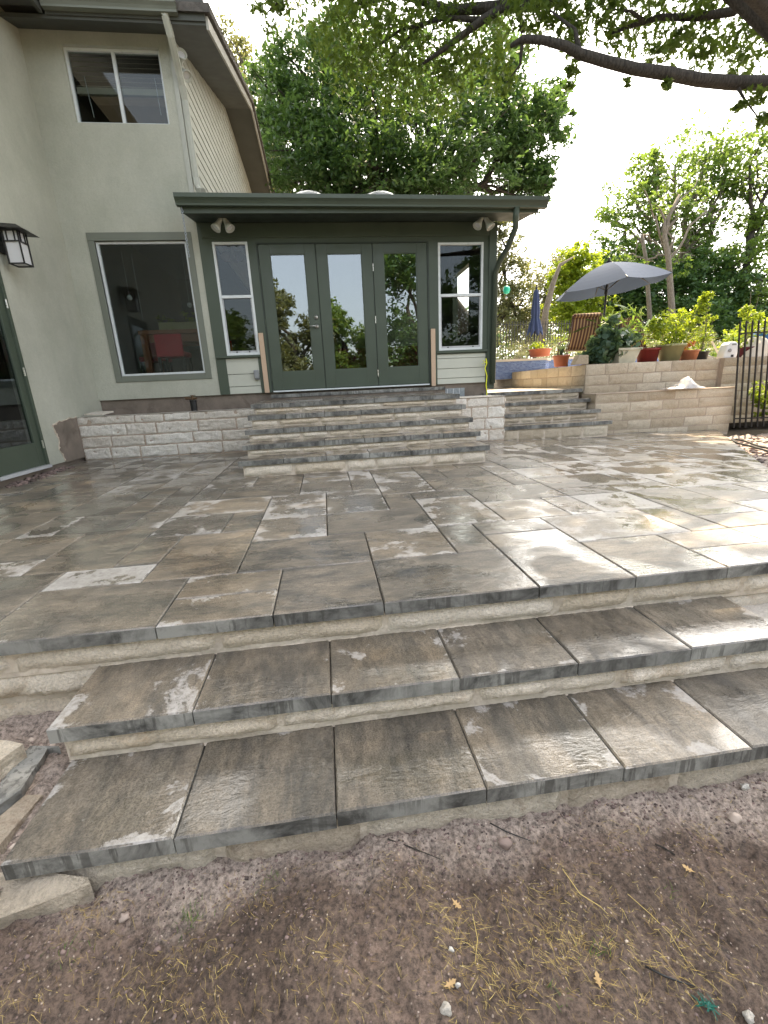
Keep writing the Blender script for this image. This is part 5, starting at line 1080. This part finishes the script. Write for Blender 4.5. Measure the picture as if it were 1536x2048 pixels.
pot('shrub_pot', 1338, 7.45, .15, .225, .28, 'olivepot', 'large olive green tub with a wide bushy light green shrub', plant=([(0, 0, .20, .26), (-.28, 0, .18, .22), (.28, 0, .20, .24), (-.12, .05, .36, .2), (.18, 0, .38, .2), (.40, 0, .42, .14), (.50, 0, .60, .12), (.56, 0, .76, .09), (-.35, 0, .32, .12), (.05, 0, .05, .2)], .036, 'leaf_bright', 'rhomb', 26, 10, [(0, 0, .3, .010), (.5, 0, .7, .008), (-.3, 0, .3, .008), (.3, 0, .3, .008)]))
pot('flower_pot', 1376, 7.4, .12, .155, .17, 'orangepot', 'orange terracotta pot with peach coloured leaves beside the olive tub', plant=([(-.02, 0, .06, .12)], .030, 'leaf_orange', 'rhomb', 14, 9))
pot('climber_pot', 1400, 7.62, .10, .13, .15, 'darkpot', 'small dark pot with a wiry climber twining round a stick', plant=([(0, 0, .12, .17), (-.08, 0, .28, .12), (.05, 0, .42, .1), (-.02, 0, .55, .09), (.16, 0, .56, .06), (.1, 0, .2, .14), (-.2, 0, .1, .12)], .030, 'leaf_bright', 'rhomb', 14, 7, [(.02, 0, .75, .016), (-.12, 0, .5, .006), (.18, 0, .6, .006)]))
pot('maroon_pot', 1484, 7.75, .16, .19, .2, 'maroonpot', 'maroon pot with bright leaves just behind the iron fence end', plant=([(-.15, 0, .18, .24), (.05, 0, .35, .2), (-.3, 0, .1, .18), (.1, 0, .5, .14), (-.1, 0, .62, .1), (.25, 0, .3, .2)], .04, 'leaf_bright', 'rhomb', 18, 9, [(-.05, 0, .95, .012), (.12, 0, .85, .010)]))
pot('rim_pot', 1356, 7.85, .13, .16, .18, 'redpot', 'red pot half hidden behind the olive tub and the orange pot')
pot('window_box', 1079, 12.2, .26, .30, .19, 'terracotta', 'terracotta planter on the blue tiled pool wall', z0=.62, plant=([(0, 0, .03, .18), (-.15, 0, .02, .14)], .05, 'leaf_bright', 'rhomb', 12, 8))
# loose stone, grey jug, plastic sheet, bin, deck items
q = at(1160, 726, 7.25); m = MB(); m.poly([(q.x-.13, 7.19, TZ0+.008), (q.x+.12, 7.19, TZ0+.008), (q.x+.11, 7.19, TZ0+.15), (q.x-.055, 7.19, TZ0+.16)], (0, .14, 0)); one('corner_stone', m, 'stone_tan', (q.x, 7.25, TZ0), 'loose cut tan stone standing on the upper wall beside the striped chair', 'stone', bevel=.008)
q = at(1452, 722, 7.3); hv = empty('fan_heater', (q.x, q.y, TZ0), 'pale grey rounded portable heater near the right end of the wall', 'heater')
m = MB(); pr2 = [(-.14, 0), (.12, 0), (.13, .10), (.12, .22), (.07, .27), (-.04, .27), (-.09, .22), (-.12, .12)]; m.poly([(q.x+a, q.y-.08, TZ0+.004+b) for a, b in pr2], (0, .16, 0)); obj('body', m, 'white_plastic', hv, bevel=.02)
obj('grip_slot', B(q.x-.01, q.x+.07, q.y-.085, q.y-.079, TZ0+.215, TZ0+.24), 'outlet', hv); obj('dial', MB().lathe((q.x-.04, q.y-.082, TZ0+.13), [(.03, 0), (.03, .01), (.01, .012)], 14, Vector((0, -1, 0))), 'outlet', hv); obj('opening', B(q.x+.0, q.x+.05, q.y-.084, q.y-.0795, TZ0+.02, TZ0+.06), 'darkpot', hv)
m = MB(); m.grid(lambda s, t: (at(1330, 780, 6.75).x+.62*s, 6.62+.34*t+.02*math.sin(s*9), -.243+(.17*math.exp(-((s-.62)/.22)**2)+.03*abs(mnoise.noise(Vector((s*7, t*5, 0)))))*math.sin(math.pi*min(1, max(0, t)))**.6), 34, 16); one('plastic_sheet', m, 'plastic_sheet', (at(1360, 780, 6.75).x, 6.75, -.25), 'crumpled clear plastic sheet lying on the wall ledge', 'plastic sheet')
q = at(1530, 690, 7.9); bn = empty('barrel', (q.x, q.y, .2), 'blue plastic barrel seen through the right iron fence', 'barrel'); obj('drum', MB().lathe((q.x, q.y, .201), [(.2, 0), (.22, .05), (.22, .18), (.23, .2), (.22, .22), (.22, .42), (.19, .5)], 22), 'bluebin', bn, smooth=True); obj('lid', MB().lathe((q.x, q.y, .70), [(.19, 0), (.20, .02), (.19, .04)], 22), 'white_plastic', bn)
q = at(1505, 720, 7.6); m = MB(); m.grid(lambda s, t: (q.x-.2+.75*s, q.y-.1+.5*t, .21+.38*math.sin(math.pi*s)**.5*math.sin(math.pi*t)**.4+.03*mnoise.noise(Vector((s*5, t*5, 2)))), 20, 12); one('sand_bag', m, 'coping', (q.x, q.y, .2), 'pale heaped sack behind the right iron fence', 'sack', smooth=True)
q = at(1424, 712, 8.3); dk = empty('deck_chair', (q.x, q.y, TZ0), 'grey folding chair lying back between climber and heater', 'chair'); obj('seat', MB().poly([(q.x-.2, q.y, TZ0+.12), (q.x+.12, q.y, TZ0+.04), (q.x+.12, q.y+.4, TZ0+.04), (q.x-.2, q.y+.4, TZ0+.30)], (0, 0, .015)), 'outlet', dk); obj('frame', MB().bar((q.x-.10, q.y-.01, TZ0+.42), (q.x+.22, q.y-.01, TZ0+.0), .025), 'coping', dk)
# blue tiled pool walls
pw_ = empty('spa_wall', (4.9, 10.6, .2), 'raised curved spa wall of blue glass tile with pale coping', 'pool wall')
a_ = at(984, 720, 10.8); b_ = at(1092, 716, 10.8); zt_ = a_.z
obj('tiled_face', MB().poly([(a_.x-.6, 10.8, .05), (b_.x, 10.8, .05), (b_.x+.35, 11.3, .05), (b_.x+.4, 12.1, .05), (a_.x-.6, 12.1, .05)], (0, 0, zt_-.05-.05)), 'pool', pw_)
obj('coping', MB().poly([(a_.x-.62, 10.77, zt_-.05), (b_.x+.02, 10.77, zt_-.05), (b_.x+.38, 11.28, zt_-.05), (b_.x+.43, 12.1, zt_-.05), (a_.x-.62, 12.1, zt_-.05)], (0, 0, .05)), 'coping', pw_)
pw_ = empty('pool_wall', (8, 13.2, .2), 'long low blue tiled pool wall behind the closed parasol', 'pool wall')
a_ = at(984, 700, 13.2); b_ = at(1210, 700, 13.2)
obj('tiled_face', B(a_.x-.8, b_.x+2, 13.2, 13.6, .05, .56), 'pool', pw_); obj('coping', B(a_.x-.82, b_.x+2.02, 13.16, 13.62, .56, .62), 'coping', pw_)
# garden bed beyond the pool: grey green perennials
P_ = []
for i in range(60):
    x_ = rng.uniform(5.2, 14); P_.append(blobs((x_, rng.uniform(13.8, 15.8), rng.uniform(.75, 1.15)), (.4, .35, .3), 14, 12, .3)[0])
tag(leaves('flower_bed', np.concatenate(P_), .05, 'leaf_olive', None, 'blade', seed=81), 'dense grey green perennials growing behind the blue pool wall', 'ground cover', kind='stuff')
P_ = []
for i in range(46):
    x_ = rng.uniform(9, 26); P_.append(blobs((x_, rng.uniform(15.5, 18), rng.uniform(.5, 1.3)), (.7, .6, .6), 18, 14, .3)[0])
tag(leaves('undergrowth', np.concatenate(P_), .07, 'leaf_mid', None, 'rhomb', seed=82), 'mixed green undergrowth below the right hand trees', 'ground cover', kind='stuff')
def iron_fence(p, q, n, z0, z1, label, mat, r_=.010, rails=(.12, .88), seed=0, lean_=.0):
    p = Vector(p); q = Vector(q); T = empty('iron_fence', (p.x, p.y, z0), label, 'fence'); pk = None
    for i in range(n):
        x = p.lerp(q, i/(n-1)); 
        if pk is None:
            pk = obj('picket', MB().bar((p.x+lean_, p.y, z0), (p.x, p.y, z1), r_*2).lathe((p.x, p.y, z1), [(r_*1.3, 0), (r_*.2, .03)], 4), mat, T)
        else: c_ = pk.copy(); COL.objects.link(c_); c_.parent = T; c_.location = (x.x-p.x, x.y-p.y, 0)
    d = (q-p).normalized(); e = Vector((-d.y, d.x, 0))*.0
    for t in rails: z = z0+(z1-z0)*t; obj('rail', MB().bar((p.x+lean_*(1-t), p.y, z), (q.x+lean_*(1-t), q.y, z), r_*1.7, r_*2.2), mat, T)
    return T
fa = at(1478, 660, 6.62); iron_fence((fa.x, 6.62, 0), (fa.x+2.3, 6.0, 0), 28, -.92, .72, 'black iron picket fence at the right edge ending the tan walls', 'rust_black', .0095, (.09, .90), lean_=.2)
iron_fence((5.6, 16.2, 0), (15.5, 17.2, 0), 90, .75, 2.05, 'dark iron fence far behind the closed parasol and flower bed', 'rust_black', .011, (.1, .93))
# shrub right below the fence
sh = empty('shrub', (7.0, 6.1, -.8), 'small bright green shrub growing behind the right iron fence', 'shrub'); sp = at(1530, 800, 6.6)
obj('stem', MB().tube([(sp.x, sp.y, -.8), (sp.x, sp.y, -.2)], .015, 6), 'bark', sh); leaves('foliage', np.concatenate([blobs(sp+Vector((dx, 0, dz)), .2, 18, 12, .35)[0] for dx, dz in ((0, 0), (.2, .05), (-.05, .12), (.15, -.12))]), .045, 'leaf_bright', sh, seed=90)
# turquoise glass lantern hanging by the porch corner
q = at(1013, 580, 12.5); ln = empty('glass_lantern', (q.x, q.y, q.z), 'turquoise glass globe hanging beyond the porch corner', 'ornament')
obj('globe', MB().lathe(q, [(.02, -.10), (.07, -.08), (.10, 0), (.07, .08), (.02, .10)], 16), 'turq', ln, smooth=True); obj('string', MB().tube([q+Vector((0, 0, .1)), q+Vector((.05, .2, 2.6))], .004, 4), 'black', ln); obj('tassel', MB().lathe(q+Vector((0, 0, -.2)), [(.01, -.03), (.04, 0), (.01, .04)], 8), 'white_plastic', ln)
for k, (dz, lab) in enumerate(((0, 'upper thin power line crossing the sky behind the parasol'), (-.55, 'lower thin power line crossing the sky behind the parasol'))):
    a = at(1070, 506+10*k, 32); b = at(1700, 520+14*k, 32); m = MB(); m.tube([a.lerp(b, t/12)+Vector((0, 0, -.35*math.sin(math.pi*t/12))) for t in range(13)], .022, 5); one('power_line', m, 'black', a[:], lab, 'power line')
# garden hose on the mulch
m = MB(); pts = []
cp = [(1640, 985), (1560, 915), (1536, 902), (1500, 892), (1474, 886), (1464, 881), (1470, 878), (1490, 882), (1520, 894), (1600, 905), (1680, 930)]
cp = [atZ(x, y, -.92) for x, y in cp]
for i in range(len(cp)-1):
    for t in range(5): pts.append(cp[i].lerp(cp[i+1], t/5))
for _ in range(2): pts = [pts[0]]+[(pts[i-1]+pts[i]*2+pts[i+1])/4 for i in range(1, len(pts)-1)]+[pts[-1]]
m.tube(pts, .013, 8); one('garden_hose', m, 'hose', (cp[3].x, cp[3].y, -.86), 'black hose looped on the soil right of the patio', 'hose', smooth=True)
# ================================================================== SOIL DETAILS AND RUBBLE
def rock(mb, c, s, seed, sub=2):
    bm = bmesh.new(); bmesh.ops.create_icosphere(bm, subdivisions=sub, radius=1); b = len(mb.v); c = Vector(c)
    for v in bm.verts:
        k = 1+.75*mnoise.noise(v.co*1.5+Vector((seed, 0, 0)))+.30*mnoise.noise(v.co*4+Vector((0, seed, 0))); p = v.co*k; mb.v.append((c.x+p.x*s[0], c.y+p.y*s[1], c.z+p.z*s[2]))
    mb.cur = random.random()
    for f in bm.faces: mb.face([b+v.index for v in f.verts])
    bm.free()
pb = MB(); cl = MB(); rr = random.Random(5)
for i in range(1500):
    x = rr.uniform(-1.9, 2.6); y = rr.uniform(.42, 1.0) if rr.random() < .6 else rr.uniform(.80, 1.0); s = rr.choice([.0010, .0014, .0020, .0017, .0012]) * (2.2 if rr.random() < .03 else 1)
    rock(pb, (x, y, soil_h(x, y)+s*.2), (s*rr.uniform(.8, 1.5), s, s*.7), i, 1)
tag(obj('gravel', pb, 'pebble', smooth=True), 'small pale limestone chips scattered over the bare soil', 'gravel', kind='stuff')
for i in range(5200):
    x = rr.uniform(-1.9, 2.6); y = rr.uniform(.42, 1.0); y = y if rr.random() < .5 else rr.uniform(.82, 1.02); s = rr.uniform(.0012, .0042)*(1.9 if rr.random() < .05 else 1)
    rock(cl, (x, y, soil_h(x, y)+s*.1), (s*rr.uniform(.8, 1.4), s, s*.75), i+.5, 1)
tag(obj('soil_clods', cl, 'pebble_dark', smooth=True), 'dark crumbs of soil lying thick along the foot of the steps', 'soil', kind='stuff')
def gpos(px, py, z=-1.31):
    p = atZ(px, py, z)
    for _ in range(4): p = atZ(px, py, soil_h(p.x, p.y))
    return p
for i, (px, py, s, lab) in enumerate([(894, 2022, .012, 'egg sized white stone at the bottom edge left of centre'), (1497, 2034, .010, 'pair of white stones at the bottom right corner'), (1500, 2041, .008, 'small white stone nearest the bottom right corner'), (1490, 1575, .012, 'white stone against the soil bank at the right'), (916, 1972, .006, 'small long pale stone above the white egg sized stone'), (902, 1900, .006, 'tiny pale stone in the straw left of centre'), (250, 1838, .012, 'pinkish stone in the soil below the lowest step'), (1470, 1640, .016, 'flat pinkish stone half sunk in the soil at the right'), (1010, 1690, .018, 'upright grey shard of stone in the soil')]):
    p = gpos(px, py); m = MB(); rock(m, (p.x, p.y, p.z+s*.4), (s*1.1, s*.8, s*.9), i*3.3, 2); one('stone', m, 'stone_white' if i < 6 else 'pebble', p[:], lab, 'stone', 'loose stones in the soil', smooth=True)
# dry grass: blades and runners
st = MB(); gr = MB()
def blade(mb, p, L, az, el, w=.0011, curl=.3):
    mb.cur = random.random(); d = Vector((math.cos(az)*math.cos(el), math.sin(az)*math.cos(el), math.sin(el))); pts = []; q = Vector(p)
    for k in range(5): pts.append(q.copy()); q = q+d*L/4; d = (d+Vector((rr.uniform(-curl, curl), rr.uniform(-curl, curl), rr.uniform(-curl, .05)))).normalized(); q.z = max(q.z, soil_h(q.x, q.y)+.001)
    s_ = Vector((-math.sin(az), math.cos(az), .3))*w; b = len(mb.v)
    for k, q in enumerate(pts): ww_ = 1-.75*k/4; mb.v += [tuple(q-s_*ww_), tuple(q+s_*ww_)]
    for k in range(4): mb.face([b+2*k, b+2*k+1, b+2*k+3, b+2*k+2])
tufts = [(1110, 1890, .05, 95), (960, 1930, .05, 70), (1180, 1870, .055, 110), (1060, 1800, .05, 45), (930, 1860, .035, 40), (1340, 1850, .05, 45), (1400, 1950, .05, 55), (320, 1950, .05, 80), (500, 1800, .04, 35), (620, 1900, .05, 45), (1000, 1990, .05, 60), (850, 1850, .04, 30), (1240, 1670, .035, 18), (1410, 1670, .03, 20), (180, 1830, .04, 50), (60, 2000, .05, 45), (1480, 1780, .05, 12), (700, 1980, .05, 35), (1240, 1980, .05, 45), (400, 2010, .06, 50), (820, 1760, .04, 25), (1130, 1760, .04, 25)]
for px, py, r_, n in tufts:
    c = gpos(px, py)
    for k in range(int(n*1.8)):
        x = c.x+rr.gauss(0, r_*1.3); y = c.y+rr.gauss(0, r_*.8); blade(st, (x, y, soil_h(x, y)+.002), rr.uniform(.006, .040), rr.choice([rr.uniform(0, 6.28), rr.gauss(-.9, .5)]), rr.uniform(.0, .22), rr.uniform(.0002, .0005), .30)
for i in range(1800):
    x = rr.uniform(-1.5, 1.9); y = rr.uniform(.42, .98); blade(st, (x, y, soil_h(x, y)+.002), rr.uniform(.006, .022), rr.uniform(0, 6.28), rr.uniform(0, .3), rr.uniform(.0002, .0005))
tag(obj('dry_grass', st, 'straw'), 'yellow dead grass in loose tufts over the bare soil', 'dry grass', kind='stuff')
for px, py, n in ((380, 1838, 60), (130, 1905, 20), (1120, 1990, 12), (1190, 1905, 14), (1345, 1790, 10), (540, 1760, 14), (1215, 1895, 10)):
    c = gpos(px, py)
    for k in range(n): x = c.x+rr.gauss(0, .02); y = c.y+rr.gauss(0, .015); blade(gr, (x, y, soil_h(x, y)), rr.uniform(.01, .028), rr.uniform(0, 6.28), rr.uniform(.4, 1.4), .0008, .2)
tag(obj('green_grass', gr, 'grass'), 'a few fresh green grass sprigs in the soil', 'grass', kind='stuff')
for i, (L, r_, mt, lab) in enumerate([([(1270, 1710), (1305, 1745), (1330, 1780), (1400, 1830)][:0] or [(1255, 1790), (1300, 1830), (1340, 1870), (1390, 1955)], .0008, 'straw', 'long straw runner trailing to the lower right'), ([(980, 1648), (1010, 1664), (1040, 1676), (1062, 1684)], .0018, 'black', 'dark curved twig in the soil right of centre'), ([(775, 1680), (815, 1694), (850, 1708), (880, 1720)], .0020, 'bark', 'dark twig left of centre near the steps'),
      ([(1290, 1935), (1330, 1955), (1360, 1966), (1390, 1975)], .0025, 'black', 'thick dark twig near the lower right'), ([(1310, 1690), (1328, 1698), (1350, 1712)], .0025, 'bark', 'short brown twig at the right below the step'), ([(1125, 1740), (1160, 1790), (1200, 1815), (1215, 1830)], .0011, 'straw', 'pale grass stem bent across the right centre'), ([(945, 1830), (955, 1880), (950, 1930)], .0007, 'straw', 'vertical pale stalk in the middle tuft')]):
    pts = [gpos(*q)+Vector((0, 0, .004)) for q in L]; m = MB(); m.cur = .9; m.tube(pts, [r_, r_*.95, r_*.8, r_*.5][:len(pts)], 6); one('twig', m, mt, pts[0][:], lab, 'twig', 'twigs and stalks on the soil', smooth=True)
for i, (px, py, lab) in enumerate([(913, 1812, 'tan dead oak leaf lying left of the middle tufts'), (1196, 1965, 'crumpled pale leaf near the bottom centre right'), (1376, 1742, 'small orange brown leaf at the right'), (900, 1972, 'curled tan leaf by the white stones')]):
    p = gpos(px, py); q = rr.uniform(0, 6); T_ = SHAPES['oak']*.016; m = MB(); i0 = 0
    m.v = [(p.x+a*math.cos(q)-b*math.sin(q), p.y+(a*math.sin(q)+b*math.cos(q)), p.z+.006+abs(a)*.3+c*.3) for a, b, c in T_]; m.face(list(range(len(T_)))); one('dead_leaf', m, 'deadleaf', p[:], lab, 'leaf', 'dead leaves on the soil')
m = MB(); p = gpos(1412, 2012)
for k in range(26): blade(m, (p.x+rr.gauss(0, .008), p.y+rr.gauss(0, .005), p.z+.003), .022, rr.uniform(0, 6.28), rr.uniform(0, .9), .0016, .7)
one('plastic_scrap', m, 'greenscrap', p[:], 'shredded dark green plastic scrap in the soil at lower right', 'plastic scrap')
# rubble blocks at the left end of the steps
def rubble(name, pts, h, mat, lab, seed, base=None):
    """rough quarry block: outline given in plan (x, y), thickness h below z"""
    bm = bmesh.new(); z = pts[0][2]; vs = [bm.verts.new((x, y, zz)) for x, y, zz in pts]; f = bm.faces.new(vs); ex = bmesh.ops.extrude_face_region(bm, geom=[f]); bmesh.ops.translate(bm, vec=(0, 0, -h), verts=[v for v in ex['geom'] if isinstance(v, bmesh.types.BMVert)])
    bmesh.ops.subdivide_edges(bm, edges=bm.edges[:], cuts=9, use_grid_fill=True)
    for v in bm.verts:
        k = mnoise.noise(v.co*9+Vector((seed, 0, 0)))*.016+mnoise.noise(v.co*28+Vector((seed, 0, 0)))*.007; v.co += Vector((k, -k*.7, k*.8))
    m = MB(); m.cur = random.random(); bm.verts.index_update(); m.v = [tuple(v.co) for v in bm.verts]
    for f in bm.faces: m.face([v.index for v in f.verts])
    bm.free(); c = Vector(pts[0]); return one(name, m, mat, (c.x, c.y, z-h), lab, 'stone', 'rubble blocks left of the steps')
def rp(px, py, z): p = atZ(px, py, z); return (p.x, p.y, z)
rubble('rubble_block', [rp(-40, 1560, -1.13), rp(0, 1520, -1.13), rp(45, 1488, -1.13), rp(-10, 1478, -1.13), rp(-90, 1480, -1.13)], .18, 'stone_cream', 'cream rubble block at the far left edge below the patio wall', 2)
rubble('rubble_block', [rp(-60, 1640, -1.19), rp(0, 1610, -1.19), rp(40, 1580, -1.19), rp(95, 1497, -1.19), rp(118, 1492, -1.19), rp(60, 1492, -1.19), rp(-20, 1590, -1.19)][::1], .10, 'paver_step' if False else 'slab_edge', 'dark leaning paver offcut between the rubble and the lowest slab', 4)
rubble('rubble_block', [rp(-60, 1745, -1.215), rp(0, 1690, -1.215), rp(42, 1640, -1.215), rp(84, 1590, -1.215), rp(50, 1590, -1.215), rp(-70, 1690, -1.215)], .12, 'stone_dirty', 'pale soil stained stone beside the left edge of the lowest slab', 6)
rubble('rubble_block', [rp(-60, 1860, -1.255), rp(40, 1822, -1.255), rp(120, 1792, -1.255), rp(184, 1768, -1.255), rp(176, 1755, -1.24), rp(60, 1740, -1.24), rp(-50, 1750, -1.24)], .07, 'stone_dirty', 'flat pinkish soil stained stone under the left corner of the lowest slab', 8)
m = MB(); 
for i in range(900):
    px, py = rr.uniform(-30, 130), rr.uniform(1480, 1700); p = atZ(px, py, -1.235-.0003*(py-1480)*.2); 
    if p.x > -.965: continue
    s = rr.uniform(.004, .016); rock(m, (p.x, p.y, p.z), (s, s*.8, s*.7), i, 1)
tag(obj('rubble_gravel', m, 'pebble', smooth=True), 'loose mortar crumbs and chips between the rubble blocks at left', 'gravel', kind='stuff')
m = MB()
for i in range(160):
    y = rr.uniform(4.8, 5.9); x = XI+rr.uniform(.0, .16); s = rr.uniform(.008, .03); rock(m, (x, y, pz(x, y)+.002), (s, s, s*.7), i+.3, 1)
tag(obj('footing_gravel', m, 'pebble_dark', smooth=True), 'dark gravel strip under the left door', 'gravel', kind='stuff')
m = MB()
for i in range(1100):
    y = rr.uniform(2.9, 6.0); x = XE(y)+rr.uniform(-.03, 2.2); s = rr.uniform(.006, .03); rock(m, (x, y, pz(x, y)-.055+.03*mnoise.noise(Vector((x*3, y*3, 0)))), (s*1.5, s*.7, s*.4), i+.3, 1)
tag(obj('wood_mulch', m, 'pebble_dark', smooth=True), 'brown wood mulch on the ground right of the patio', 'mulch', kind='stuff')
# rosettes on the tall table
pl = [o for o in bpy.data.objects if o.name == 'table_planter'][0]
leaves('foliage', np.concatenate([blobs((x_, 8.05, z_), .09, 5, 9, .4)[0] for x_, z_ in ((-2.5, 1.2), (-2.38, 1.14), (-2.1, 1.24), (-1.98, 1.2))]), .05, 'leaf_bright', pl, 'blade', seed=95)
